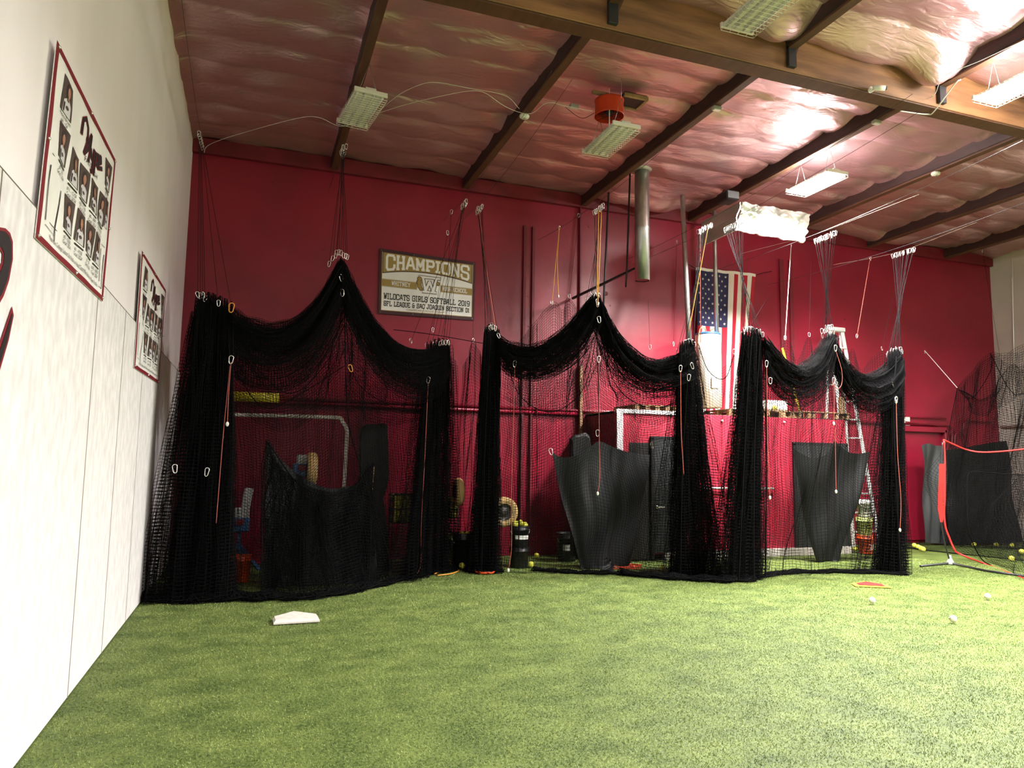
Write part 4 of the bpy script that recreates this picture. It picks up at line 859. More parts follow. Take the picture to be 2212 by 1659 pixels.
# hand lines hanging from the nets
def hline(P, m, label, r=.0045, hk=None, tip=True):
    P = smooth(pts(interpY(P)), 40); t = thing('pull_cord', P[-1], label, 'cord')
    MB().tube(P, r, 6).build('cord', m, t)
    if hk is not None: hook(t, P[0]+(0, 0, .03), 0, .1)
    if tip: MB().ball(P[-1], .018, 8, (1, 1, 1.6)).build('cord_tip', K['white_pl'], t)
hline([(499, 782, 9.0), (494, 850), (491, 916, 8.95)], K['rope_r'], 'short red pull cord with white tip hanging on the left column', hk=1)
hline([(497, 790, 9.0), (483, 930), (474, 1040), (467, 1130, 8.9)], K['rope_r'], 'long thin dull red cord on the left column', r=.0045, hk=None, tip=False)
hline([(925, 825, 10.2), (917, 1000), (910, 1130), (909, 1215), (902, 1238), (889, 1252, 10.0)], K['rope_r'], 'long red pull cord reaching the floor on the first cage right column', hk=1)
hline([(808, 1008, 10.1), (803, 1080), (795, 1235, 10.0)], K['bwood'], 'yellow measuring cord hanging beside the doorway flap of the first cage', r=.005, tip=False)
hline([(1112, 790, 10.0), (1110, 880), (1105, 1060), (1105, 1180), (1098, 1232, 9.9)], K['rope_r'], 'red pull cord hanging inside the left half of the middle cage', hk=1)
hline([(1294, 780, 9.4), (1294, 900), (1295, 1030), (1291, 1066, 9.4)], K['rope_r'], 'red cord hanging from the middle peak over the black tarp', hk=1)
hline([(1470, 800, 8.95), (1471, 920), (1474, 980), (1477, 1025, 8.95)], K['rope_r'], 'red cord hanging on the right column of the middle cage', hk=1, tip=False)
hline([(1656, 790, 8.5), (1657, 900), (1660, 1010), (1663, 1075, 8.5)], K['rope_r'], 'dull red cord on the left column of the right cage', hk=1)
hline([(1805, 756, 8.5), (1818, 800), (1818, 830), (1808, 840), (1800, 828, 8.5)], K['rope_r'], 'red loop of rope hooked at the peak of the right cage', hk=1, tip=False)
hline([(1801, 826, 8.5), (1802, 870), (1801, 915, 8.5)], K['rope_r'], 'short red cord with white tip below the rope loop', hk=1)
hline([(1804, 925, 8.6), (1805, 1000), (1806, 1062, 8.6)], K['rope_r'], 'red cord hanging down the middle of the right-hand tarp')
hline([(1936, 868, 8.4), (1939, 980), (1946, 1080), (1944, 1145, 8.4)], K['rope_r'], 'long red cord on the right column of the right cage', hk=1)
hline([(1208, 492, 11.1), (1204, 560), (1206, 640, 11.1)], K['rope_o'], 'free end of the orange cord dangling on the red wall', r=.007)
for i, (px, py, Y, lb) in enumerate(((378, 1012, 8.9, 'white plastic ring on the left column of the first cage, nearer the wall'), (447, 1019, 8.85, 'white plastic ring on the left column of the first cage, farther from the wall'), (737, 600, 9.7, 'snap hook clipped just under the first cage peak'), (739, 632, 9.7, 'snap hook on the rope below the first cage peak'), (757, 795, 9.7, 'orange snap hook hanging inside the first cage swag'), (1290, 652, 9.4, 'large snap hook just under the middle peak'), (1294, 690, 9.35, 'second snap hook under the middle peak'), (1495, 790, 9.0, 'snap hook hanging beside the middle cage right column'), (1488, 815, 9.0, 'lower snap hook on the middle cage right column'), (1664, 822, 8.6, 'blue snap hook on the left swag of the right cage'), (1930, 830, 8.5, 'snap hook on the right cage right column'), (1936, 862, 8.4, 'blue snap hook at the top of the right red cord'), (1190, 975, 9.6, 'snap hook holding the left corner of the middle tarp'), (1291, 935, 9.5, 'snap hook over the middle of the tarp in the middle cage'), (1408, 962, 9.6, 'tilted snap hook right of the tarp in the middle cage'), (883, 788, 10.2, 'snap hook on the right swag of the first cage'))):
    p = aY(px, py, Y); o = bpy.data.objects.new('snap_hook', HOOKO if 'orange' in lb else HOOK); COL.objects.link(o); o.location = tuple(p); o.rotation_euler = (0, rng.normal(0, .25), rng.uniform(-.5, .5)); tag(o, lb, 'snap hook')

# ------------------------------------------------------------------ pipes
def tb(P, r, m, name, label, cat='pipe', n=12): o = MB().tube(P, r, n).build(name, m); return tag(o, label, cat)
fx = aY(1387, 500, 10.5)
t = thing('flue_pipe', (fx[0], 10.5, aY(1387, 606, 10.5)[2]), 'wide galvanised flue pipe hanging down from the ceiling', 'pipe')
z0 = aY(1387, 606, 10.5)[2]
MB().lathe((fx[0], 10.5, z0), [(.118, 0), (.124, .0), (.124, .9), (.127, .91), (.124, .92), (.124, 6.66-z0), (.12, 6.66-z0)], 32, caps=False).build('outer_pipe', K['steel'], t)
MB().lathe((fx[0], 10.5, z0+.01), [(.112, 0), (.112, .5)], 28).build('inner_pipe', K['dpipe'], t, 'dark inside of the open end')
MB().lathe((fx[0], 10.5, z0+.9), [(.128, -.02), (.131, 0), (.128, .02)], 32, caps=False).build('seam_ring', K['steel'], t)
MB().lathe((fx[0], 10.5, 6.60), [(.14, 0), (.22, .06), (.16, .09)], 20).build('ceiling_collar', K['foilw'], t, 'crumpled foil collar')
tb([aY(1474, 425, 11.2), aY(1489, 748, 10.2)], .044, K['steel'], 'vent_pipe', 'slanting grey vent pipe left of the flag'); tb([aY(1542, 418, 11.3), aY(1548, 718, 11.3)], .040, K['steel'], 'vent_pipe', 'straight grey vent pipe rising from the water tank in front of the flag')
tb([aY(1361, 372, 10.7), aY(1354, 585, 10.7), aY(1352, 620, 10.7)], .016, K['dpipe'], 'threaded_rod', 'black rod hanging left of the wide flue pipe'); tb([aY(1315, 412, 11.5), aY(1300, 740, 11.4)], .018, K['dpipe'], 'threaded_rod', 'long black rod hanging between the middle cords and the flue')
a = aY(1236, 645, YB-.05); b = aY(1374, 579, 10.65)
t = thing('strut_channel', a, 'slotted black strut rising from the red wall to the flue pipe', 'bracket')
MB().beam(a, b, .04, .04).build('channel', K['dpipe'], t)
for k in range(16): MB().ball(a+(b-a)*(k+2)/19.+(0, -.024, 0), .009, 6).build('slot', K['alu'], t)
tb(P3([(1160, 1054, 11.9), (1160, 700, 11.9)]), .008, K['reddark'], 'wall_rod', 'thin red rod fixed to the wall behind the middle cage')

# ------------------------------------------------------------------ ceiling fittings
def fan():
    c = aZ(1316, 252, 6.22); t = thing('exhaust_fan', c, 'round orange fan drum hanging from the ceiling insulation', 'fan'); R_ = .19
    MB().lathe(c, [(R_, 0), (R_+.008, 0), (R_, .02), (R_, .20), (R_+.008, .22), (R_-.012, .22), (R_-.012, .0)], 36, caps=False).build('drum', K['fan'], t)
    MB().lathe(c+(0, 0, .03), [(.05, 0), (.062, .03), (.062, .18), (.04, .2)], 20).build('motor', K['blackp'], t)
    for k in range(5):
        a = k*2*math.pi/5; P = np.array([[c+np.array([math.cos(a+.35*i/4)*r, math.sin(a+.35*i/4)*r, .16+.05*i/4]) for i in range(5)] for r in (.06, .11, .17)]); MB().sheet(P, .003, (0, 0, 1)).build('blade', K['prr'], t)
    g = MB()
    for k in range(6):
        a = k*math.pi/3; g.tube([c+(0, 0, .01), c+(math.cos(a)*R_, math.sin(a)*R_, .005)], .003, 4)
    g.tube([c+(math.cos(a)*.11, math.sin(a)*.11, .006) for a in np.linspace(0, 6.283, 24, endpoint=False)], .003, 4, closed=True); g.build('guard', K['blackp'], t)
    MB().tube([c+(-.08, -.16, .3), c+(-.08, -.16, -.32)], .006, 6).build('pull_rod', K['cream'], t)
    MB().box(c+(0, 0, .30), (.5, .06, .04), b=.004).build('mounting_bar', K['bwood'], t)
fan()
t = thing('roof_opening', aZ(1362, 215, 6.5), 'dark framed hole torn in the insulation beside the orange fan', 'opening'); c = aZ(1362, 217, 6.52)
MB().box(c, (.34, .30, .05), b=.004).build('painted_gap_shade', K['prk'], t)  # solid black block, darkness of the opening put into its colour
for dy in (-.15, .15): MB().box(c+(0, dy, -.02), (.36, .04, .05), b=.004).build('frame_board', K['bwood'], t)
MB().box(c+(.17, 0, -.02), (.04, .3, .05), b=.004).build('frame_board', K['bwood'], t)
for px, py, lb in ((1133, 237, 'white oval smoke detector on the second rafter'), (2021, 373, 'white oval smoke detector on the fifth rafter')):
    c = aX(px, py, 3.32 if px < 1500 else 10.25); c[2] = min(c[2], 6.39); t = thing('smoke_detector', c, lb, 'smoke detector')
    MB().lathe(c, [(.03, -.03), (.062, -.02), (.07, .0), (.065, .02)], 24).build('housing', K['white_pl'], t); MB().lathe(c, [(.018, -.036), (.02, -.03)], 12).build('sensor_cap', K['grey'], t)
c = aY(1893, 195, 6.33); t = thing('security_camera', c, 'small white security camera on the side of the big beam', 'security camera')
MB().lathe(c+(-.07, .03, 0), [(.035, 0), (.035, .03)], 16, M=[[1, 0, 0], [0, 0, -1], [0, 1, 0]]).build('bracket', K['white_pl'], t)
MB().tube([c+(-.08, -.03, 0), c+(.04, -.09, -.01)], .03, 14).build('body', K['white_pl'], t); MB().tube([c+(.04, -.09, -.01), c+(.055, -.098, -.012)], .022, 12).build('lens', K['blackp'], t, 'dark lens')
def wire(P, z, label, r=.0035, m='rope_w'):
    Q = smooth(np.array([aZ(p[0], p[1], p[2] if len(p) > 2 else z) for p in P]), 50); Q[:, 1] = np.minimum(Q[:, 1], YB-.05); Q[:, 2] = np.minimum(Q[:, 2], 6.44); o = MB().tube(Q, r, 5).build('cable', K[m]); tag(o, label, 'cable')
wire([(441, 330, 6.1), (447, 316, 6.3), (480, 301), (560, 277), (650, 254), (690, 254), (735, 273), (775, 262)], 6.3, 'pale cable sagging from the wall corner to the first unlit light')
wire([(816, 242), (860, 206), (905, 184), (942, 178), (1010, 190), (1090, 206), (1122, 235)], 6.25, 'upper pale cable looping from the first unlit light to the smoke detector', m='cream')
wire([(812, 246), (880, 225), (960, 206), (1020, 196), (1050, 202), (1095, 232), (1145, 246), (1182, 222), (1225, 230), (1280, 240)], 6.2, 'lower pale cable running on from the light past the smoke detector to the fan', m='cream')
wire([(1222, 232), (1245, 250), (1262, 255), (1284, 244)], 6.22, 'short black cable sagging to the orange fan', m='black')
wire([(1935, 207, 6.3), (1985, 216, 6.25), (2018, 205, 6.2), (2040, 165, 6.3), (2120, 130, 6.3), (2230, 78, 6.3)], 6.3, 'white cable running from the camera along the rafter to the right edge')
wire([(1945, 240, 6.1), (2002, 247, 6.1), (2018, 240, 6.1), (2062, 182, 6.1), (2075, 172, 6.2)], 6.1, 'pale conduit bent under the big beam by the third hanger', r=.008, m='cream')
wire([(1600, 548), (1710, 520), (1765, 505), (1985, 420)], 5.75, 'bright guy wire crossing in front of the hanging foil flap', r=.0025, m='cream'); wire([(1800, 572), (1937, 545), (2110, 480)], 5.6, 'guy wire running to the rightmost cord row', r=.0025, m='cream')
for px, py in ((1240, 230), (1548, 234), (1893, 264)):
    c = aZ(px, py, 6.38); t = thing('junction_box', c, 'small metal junction box on the %s rafter' % {1240: 'ceiling near the orange fan, off the', 1548: 'third', 1893: 'fourth'}[px], 'junction box'); MB().box(c, (.12, .07, .05), b=.006).build('box', K['grey'], t); MB().box(c+(0, 0, -.028), (.10, .055, .006), b=.002).build('cover', K['alu'], t)
def foilflap():
    Y = 9.75; C = [aY(1602, 437, Y), aY(1752, 462, Y), aY(1737, 524, Y), aY(1592, 498, Y)]
    t = thing('insulation_flap', C[3], 'crumpled silver insulation panel hanging down from the ceiling', 'insulation')
    nu, nv = 60, 30; P = np.zeros((nu, nv, 3))
    for i in range(nu):
        for j in range(nv):
            u, v = i/(nu-1), j/(nv-1); p = C[0]*(1-u)*(1-v)+C[1]*u*(1-v)+C[2]*u*v+C[3]*(1-u)*v
            w = .014*math.sin(u*17+v*5)+.012*math.sin(u*31-v*13+2*math.sin(v*9))+.014*math.sin(v*27+3*math.sin(u*21))+.05*math.exp(-((u-.45)/.12)**2-((v-.4)/.3)**2)
            for (cu, cv) in ((.83, .55), (.2, .3)): a = math.atan2(v-cv, (u-cu)*2); d = math.hypot(v-cv, (u-cu)*2); w += .03*math.sin(a*7)*math.exp(-(d/.5)**2)
            P[i, j] = p+np.array([0, -w, .01*math.sin(u*25)*(v > .9)])
    MB().sheet(P, .03, (0, -1, 0)).build('foil_face', K['foilw'], t)
    MB().sheet(np.array([[C[0]+(C[3]-C[0])*v+np.array([-.02+.02*math.sin(v*9), 1.1*u, 0]) for v in np.linspace(0, 1, 10)] for u in np.linspace(0, 1, 12)]), .02, (1, 0, 0)).build('side_fold', K['foilw'], t)
    b = aY(1585, 440, 9.9); MB().box(b+(0, .15, .16), (.26, .3, .16), b=.02).build('painted_gap_shade', K['prk'], t, 'black block painted as the shaded gap beside the flap')  # black block stands in for the shade left of the flap
foilflap()

# ------------------------------------------------------------------ tarps
def tarp(name, top, bot, label, nu=70, nv=50, amp=.06, nf=3., th=.006, pin=None, m=None, seed=1, floor=False, pw=1.):
    T = resamp(pts(interpY(top)), nu); T = T*.5+smooth(pts(interpY(top)), nu)*.5; B = smooth(pts(interpY(bot)), nu); r = random.Random(seed); P = np.zeros((nu, nv, 3)); ph = [r.uniform(0, 6) for _ in range(6)]
    for j in range(nv):
        v = j/(nv-1); g = v**pw; row = T*(1-g)+B*g; s_ = np.linspace(0, 1, nu)
        row[:, 1] += amp*(.15+.85*math.sin(math.pi*min(1, v*.9+.1))**.7)*(np.sin(6.28*nf*s_+ph[0]+1.5*v)+.45*np.sin(6.28*nf*2.3*s_+ph[1]+3*v)+.07*np.sin(6.28*nf*5.1*s_+ph[4]+2*v))+.03*np.sin(9*v+ph[2]+5*s_)
        row[:, 0] += .02*np.sin(11*v+ph[3])*np.sin(math.pi*s_)
        P[:, j] = row
    P[..., 2] = np.maximum(P[..., 2], .012); P[..., 1] = np.minimum(P[..., 1], YB-.05)
    o = MB().sheet(P, th).build(name, m or K['tarp']); return tag(o, label, 'tarp')
tarp('hanging_tarp', [(1191, 977, 10.25), (1212, 988), (1238, 985), (1268, 968), (1291, 953), (1318, 962), (1352, 975), (1378, 980), (1401, 983, 10.2)], [(1258, 1232, 10.2), (1275, 1238), (1300, 1238), (1325, 1236), (1345, 1230), (1362, 1215, 10.2)], 'black vinyl tarp hung from three points in the middle cage, narrowing to the floor', amp=.05, nf=1.6)
tarp('hanging_tarp', [(1717, 964, 9.9), (1728, 976), (1750, 990), (1775, 984), (1790, 965), (1801, 952), (1812, 962), (1835, 978), (1858, 980), (1878, 975, 9.9)], [(1765, 1232, 10.0), (1778, 1234), (1790, 1234), (1802, 1232), (1812, 1226, 10.0)], 'black vinyl tarp hung in the right cage, covering the top of the charcoal door', amp=.06, nf=1.6, seed=4)
tarp('hanging_tarp', [(577, 958, 10.1), (600, 985), (640, 1020), (680, 1045), (720, 1056), (770, 1048), (800, 1035, 10.1)], [(568, 1270, 9.7), (650, 1272), (740, 1264), (815, 1250, 9.9)], 'black tarp sagging in the doorway of the first cage behind netting', amp=.04, nf=2, seed=5)
tarp('hanging_tarp', [(1987, 962, 11.3), (2003, 958), (2020, 962), (2042, 964, 11.3)], [(1998, 1172, 11.5), (2010, 1173), (2025, 1174), (2045, 1175, 11.5)], 'grey-black tarp with one pale fold beside the red door frame', amp=.06, nf=1.0, seed=6, m=mat('faded black vinyl', (.035, .037, .040), .55))
tarp('hanging_tarp', [(2044, 972, 11.3), (2075, 968), (2110, 962), (2150, 955), (2176, 952, 11.0)], [(2046, 1174, 11.4), (2085, 1176), (2130, 1174), (2175, 1172), (2208, 1170, 11.1)], 'wide black tarp hanging behind the practice net at the right', amp=.035, nf=1.7, seed=7)
tarp('tarp_corner', [(1308, 1204, 9.95), (1314, 1206, 9.95), (1318, 1208, 9.9)], [(1298, 1232, 9.8), (1312, 1236), (1326, 1234, 9.7)], 'small folded black tarp corner lying on the turf in the middle cage', 12, 10, .01, 1)

# ------------------------------------------------------------------ balls
def ballmesh(r, m, sm_, name):
    t = thing(name, (0, 0, 0), '', 'ball'); MB().ball((0, 0, 0), r, 16).build('cover', m, t)
    g = MB(); 
    for sgn in (-1, 1):
        P = []
        for a in np.linspace(0, 2*math.pi, 40, endpoint=False):
            b = .44*math.cos(2*a); P.append(np.array([math.cos(a)*math.cos(b), math.sin(a)*math.cos(b), math.sin(b)])*r*1.004)
        if sgn < 0: continue
        g.tube(P, r*.028, 4, closed=True)
    g.build('stitching', sm_, t); return t
SB = ballmesh(.046, K['ballY'], K['ballW'], 'softball'); BB = ballmesh(.0375, K['ballW'], K['seamR'], 'baseball')
used = {'SB': False, 'BB': False}
def ball(kind, p, label, group=None):
    src = SB if kind == 'SB' else BB
    rr = .046 if kind == 'SB' else .0375; p = np.array(p, float)
    o = src if not used[kind] else dup(src, (0, 0, 0)); used[kind] = True
    o.location = tuple(p); o.rotation_euler = tuple(rng.uniform(0, 6, 3)); o['label'] = label; o['category'] = 'ball'
    if group: o['group'] = group
    elif 'group' in o: del o['group']
def fball(kind, px, py, label, group=None):
    rr = .046 if kind == 'SB' else .0375; p = aZ(px, py, rr+.012); ball(kind, p, label, group)
fball('BB', 1884, 1297, 'white baseball on the turf nearest the red and yellow plate'); fball('BB', 2133, 1288, 'white baseball on the turf nearest the right edge'); fball('BB', 2059, 1337, 'white baseball closest to the camera on the open turf')
fball('SB', 1147, 1219, 'bright yellow softball in the open gap left of the middle cage tarp'); fball('SB', 1159, 1200, 'yellow softball just behind the bright one left of the tarp')
fball('SB', 975, 1216, 'yellow softball on the turf beside the first cage right column'); fball('SB', 998, 1222, 'dull yellow softball in front of the black bucket')
for px, py in ((1142, 1186), (1148, 1187), (1155, 1185), (1168, 1186), (1186, 1184), (1195, 1188)): fball('SB', px, py, 'softball in the shadowed row at the foot of the red wall', 'softballs along the red wall')
for px, py, lb in ((1975, 1178, 'leftmost'), (1983, 1181, 'second'), (1989, 1184, 'third'), (1994, 1186, 'rightmost')): fball('SB', px, py, '%s yellow softball of the little row right of the right cage' % lb, 'softball row right of the cages')
for px, py, lb in ((2104, 1176, 'yellow softball at the foot of the wide tarp, left one'), (2152, 1177, 'yellow softball at the foot of the wide tarp, middle one'), (2186, 1178, 'yellow softball at the foot of the wide tarp, right one'), (2207, 1191, 'yellow softball at the right edge beside the far net'), (2185, 1206, 'yellow softball lying behind the pocket of the practice net')): fball('SB', px, py, lb)
fball('SB', 1847, 1186, 'yellow softball between the ladder foot and the bucket stack'); fball('SB', 1432, 1226, 'yellow softball under the netting below the first shed door')
for px, lb in ((1642, 'yellow softball resting on the pallet behind the right cage left column'), (1674, 'yellow softball resting on the pallet above the shed panel')):
    p = aY(px, 884, SY+.15); ball('SB', (p[0], SY+.15, zt+.19), lb)

# ------------------------------------------------------------------ plates
def home_plate(cx, cy, w, rot, m, label, cat, edge=None, h=.03):
    t = thing('home_plate', (cx, cy, .012), label, cat); W = w/2
    S_ = [(-W, -W), (W, -W), (W, 0), (0, W), (-W, 0)]; c, s_ = math.cos(rot), math.sin(rot)
    def ring(k, z): return [(cx+(x*c-y*s_)*k, cy+(x*s_+y*c)*k, z) for x, y in S_]
    b = MB(); V = ring(1, .010)+ring(1, .014+h*.3)+ring(.92, .012+h); b.add(V, [(4, 3, 2, 1, 0), tuple(range(10, 15))]+[(i, (i+1) % 5, 5+(i+1) % 5, 5+i) for i in range(5)]+[(5+i, 5+(i+1) % 5, 10+(i+1) % 5, 10+i) for i in range(5)])
    b.build('plate_body', m, t); return t, ring
p = aZ(638, 1340); home_plate(p[0], p[1]+.03, .44, 0.02, K['ballW'], 'white rubber home plate lying on the turf in front of the first cage', 'home plate', h=.035)
p = aZ(1877, 1264); t, rg = home_plate(p[0], p[1], .46, -.55, K['yellow'], 'thin red and yellow throw-down plate on the turf before the right cage', 'home plate', h=.006)
MB().add([(x, y, z+.0) for x, y, z in rg(.74, .024)], [(0, 1, 2, 3, 4)]).build('red_panel', K['fred'], t, 'red centre panel')
t = MB().lathe(aZ(1048, 1237, .01), [(.13, 0), (.155, .004), (.158, .03), (.15, .034), (.145, .02), (.0, .02)], 32).build('round_lid', K['orange']); tag(t, 'orange bucket lid lying on the turf before the middle cage left column', 'lid')

# ------------------------------------------------------------------ buckets
def bucket(x, y, z, m, label, r=.15, h=.37, lab=None, txt=None, lab_h=.09, handle=True):
    t = thing('bucket', (x, y, z), label, 'bucket')
    MB().lathe((x, y, z), [(r*.84, 0), (r*.86, .004), (r*.97, h*.80), (r*1.02, h*.80), (r*1.02, h*.83), (r*.99, h*.84), (r*1.04, h*.92), (r*1.0, h*.93), (r*1.05, h*.985), (r*1.05, h), (r*.97, h), (r*.95, h*.5), (0, h*.4)], 32).build('pail', m, t)
    if handle:
        a = np.linspace(math.pi, 2*math.pi, 16); MB().tube([(x+r*1.06*math.cos(q), y-.02+r*.35*math.sin(q), z+h*.82+r*.75*math.sin(q)) for q in a], .004, 5).build('handle', K['alu'], t)
    if lab:
        P = np.array([[(x+math.sin(a)*r*(1.0), y-math.cos(a)*r*1.0, z+h*.5+(j-.5)*lab_h) for j in (0, 1)] for a in np.linspace(-.8, .8, 14)]); MB().grid(P).build('label_strip', lab, t)
    if txt:
        mb = MB(); cu = Plane((x-r, y-r*1.0-.006, z+h*.72), (x+r, y-r*1.0-.006, z+h*.72), (x+r, y-r*1.0-.006, z+h*.2), (x-r, y-r*1.0-.006, z+h*.2), (0, -1, 0))
        btext(mb, cu, txt[0], .5, .62, txt[1], 0, 1.6); 
        if mb.v:
            for q in mb.v: q[:, 1] = y-np.sqrt(np.maximum((r*1.03)**2-(q[:, 0]-x)**2, .0004))
            mb.build('lettering', txt[2], t)
    return t
def fp(px, py): p = aZ(px, py); return p[0], p[1]
x, y = fp(1870, 1196)
bucket(x, y, .012, K['orange'], 'orange bucket with white print, lowest of the stack beside the ladder', .145, .33, txt=('THE\nHOME', .34, K['prw']), handle=False)
bucket(x-.01, y, .342, K['lime'], 'lime green bucket in the middle of the stack beside the ladder', .145, .33, txt=('softball', .30, K['prk']), handle=False)
bucket(x+.01, y, .672, K['white_pl'], 'white bucket with black lettering, topmost of the stack beside the ladder', .135, .33, txt=('BINKS', .42, K['prk']), handle=True)
x, y = fp(1121, 1226)
bucket(x, y, .012, K['blackp'], 'black bucket with a pale band standing in the middle cage, lower of two', .15, .30, handle=False); bucket(x, y, .30, K['blackp'], 'upper black bucket with pale band holding yellow softballs', .15, .34, lab=K['clabel'], lab_h=.06)
for k, (dx, dy, dz) in enumerate(((-.08, -.04, 0), (-.01, -.06, .02), (.08, -.03, -.01), (.03, .05, .02), (-.05, .06, .01))): ball('SB', (x+dx, y+dy, .66+dz), 'yellow softball heaped in the upper black bucket', 'softballs in the black bucket')
x, y = fp(1000, 1226); bucket(x, y, .012, K['blackp'], 'tall black bucket right of the first cage right column', .17, .52, lab=None)
for dx in (-.03, .06): ball('SB', (x+dx, y, .50), 'softball peeking over the tall black bucket rim', 'softballs in the tall bucket')
x, y = aY(978, 1200, 11.55)[0], 11.55; t = bucket(x, y, .012, K['lime'], 'pale lime bucket half hidden behind the first cage right column', .16, .42)
x, y = fp(1224, 1212); bucket(x, y, .012, K['blackp'], 'black ribbed bucket with a pale label left of the middle tarp', .17, .45, lab=K['clabel'], lab_h=.10)
x, y = fp(1168, 1194)

# ------------------------------------------------------------------ ball baskets
def basket(x, y, z0, W, D, H, label, n_, gname, legs=True):
    t = thing('ball_basket', (x, y, 0.012), label, 'basket'); g = MB()
    for k in range(7):
        xx = x-W/2+W*k/6
        for s_ in (-1, 1): g.tube([(xx, y+s_*D/2, z0), (xx, y+s_*D/2, z0+H)], .005, 5)
    for k in range(5):
        yy = y-D/2+D*k/4
        for s_ in (-1, 1): g.tube([(x+s_*W/2, yy, z0), (x+s_*W/2, yy, z0+H)], .005, 5)
        g.tube([(x-W/2, yy, z0), (x+W/2, yy, z0)], .005, 5)
    for z in (z0, z0+H*.5): g.tube([(x-W/2, y-D/2, z), (x+W/2, y-D/2, z), (x+W/2, y+D/2, z), (x-W/2, y+D/2, z)], .006, 5, closed=True)
    g.build('wire_basket', K['blackp'], t)
    MB().tube([(x-W/2, y-D/2, z0+H), (x+W/2, y-D/2, z0+H), (x+W/2, y+D/2, z0+H), (x-W/2, y+D/2, z0+H)], .014, 6, closed=True).build('rim', K['blackp'], t)
    if legs:
        for sx in (-1, 1):
            for sy in (-1, 1): MB().tube([(x+sx*W*.45, y+sy*D*.45, z0+H), (x+sx*W*.5, y+sy*D*.6, .012)], .012, 6).build('leg', K['blackp'], t)
    c = 0; lz = 0; d = .094
    while c < n_:
        for j in range(max(1, int(D/d))):
            for i in range(max(1, int(W/d))):
                if c >= n_: break
                ball('SB', (x-W/2+.055+(W-.11)*(i+.5*(lz % 2)*.6)/max(1, int(W/d)-1)*.92, y-D/2+.055+(D-.11)*j/max(1, int(D/d)-1), z0+.052+lz*.082), 'yellow softball piled in the %s' % gname, 'softballs in the %s' % gname); c += 1
        lz += 1
bx = aY(872, 1128, 11.1); basket(bx[0], 11.1, bx[2], .42, .30, .42, 'black wire basket full of yellow softballs behind the first cage', 58, 'first cage basket')
bx = aY(972, 1118, 11.3); basket(bx[0], 11.3, bx[2], .22, .22, .25, 'small black wire basket of softballs behind the first cage right column', 14, 'small basket')

# ------------------------------------------------------------------ pitching machines
def wheel(t, c, R_, w, ax):
    M = {'y': [[1, 0, 0], [0, 0, 1], [0, 1, 0]], 'x': [[0, 0, 1], [0, 1, 0], [1, 0, 0]]}[ax]; M = np.array(M, float)
    if np.linalg.det(M) < 0: M[:, 0] *= -1
    a = np.linspace(-.5, 1.5, 15)*math.pi; q = w/2
    prof = [(R_*.56, -q*.8), (R_*.72, -q), (R_*.9, -q*.9), (R_*.99, -q*.5), (R_, 0), (R_*.99, q*.5), (R_*.9, q*.9), (R_*.72, q), (R_*.56, q*.8)]
    o = MB().lathe(c, prof, 36, M=M, caps=False).build('tyre', K['tire'], t)
    MB().lathe(c, [(0.001, -q*.5), (R_*.2, -q*.62), (R_*.24, -q*.4), (R_*.5, -q*.45), (R_*.58, -q*.8), (R_*.58, q*.8), (R_*.5, q*.45), (R_*.2, q*.6), (0.001, q*.6)], 30, M=M).build('rim', K['rim'], t)
def machine(px, py, Y, label, wheels, zh, hop=True):
    p = aY(px, py, Y); x, y = p[0], Y; t = thing('pitching_machine', (x, y, .012), label, 'pitching machine')
    MB().tube([(x, y, .30), (x, y, zh)], .028, 10).build('post', K['blue'], t)
    for k in range(3):
        a = 2*math.pi*k/3-math.pi/2+.3; MB().beam((x, y, .42), (x+.42*math.cos(a), y+.42*math.sin(a), .03), .035, .05).build('leg', K['blue'], t)
    MB().box((x, y, zh), (.26, .22, .20), b=.02).build('motor_housing', K['blue'], t); MB().box((x+.02, y-.02, zh+.16), (.20, .16, .14), b=.01).build('control_box', K['grey'], t, 'grey control box')
    MB().box((x, y-.13, zh+.04), (.10, .03, .08), b=.005).build('badge', K['prr'], t)
    for dx, dy, dz, R_, w, ax in wheels: wheel(t, (x+dx, y+dy, zh+dz), R_, w, ax)
    if hop: MB().beam((x+.06, y, zh+.22), (x+.10, y, zh+.50), .09, .12).build('ball_chute', K['grey'], t)
    return t
machine(1040, 1110, 10.9, 'blue pitching machine with two tan tyres behind the middle cage left column', [(-.36, .10, .24, .215, .13, 'x'), (.32, -.12, -.06, .235, .13, 'y')], .90)
machine(652, 1010, 11.2, 'dark pitching machine with one tan tyre rising behind the first cage tarp', [(.14, -.05, .02, .25, .15, 'x')], 1.45, hop=False)
machine(518, 1130, 10.9, 'blue pitching machine with pale chute behind the first cage left column', [], .70)
x, y = aY(522, 1190, 10.3)[0], 10.3; bucket(x, y, .012, K['orange'], 'orange bucket beneath the blue pitching machine in the first cage', .13, .34, handle=False)
x, y = fp(1055, 1100)
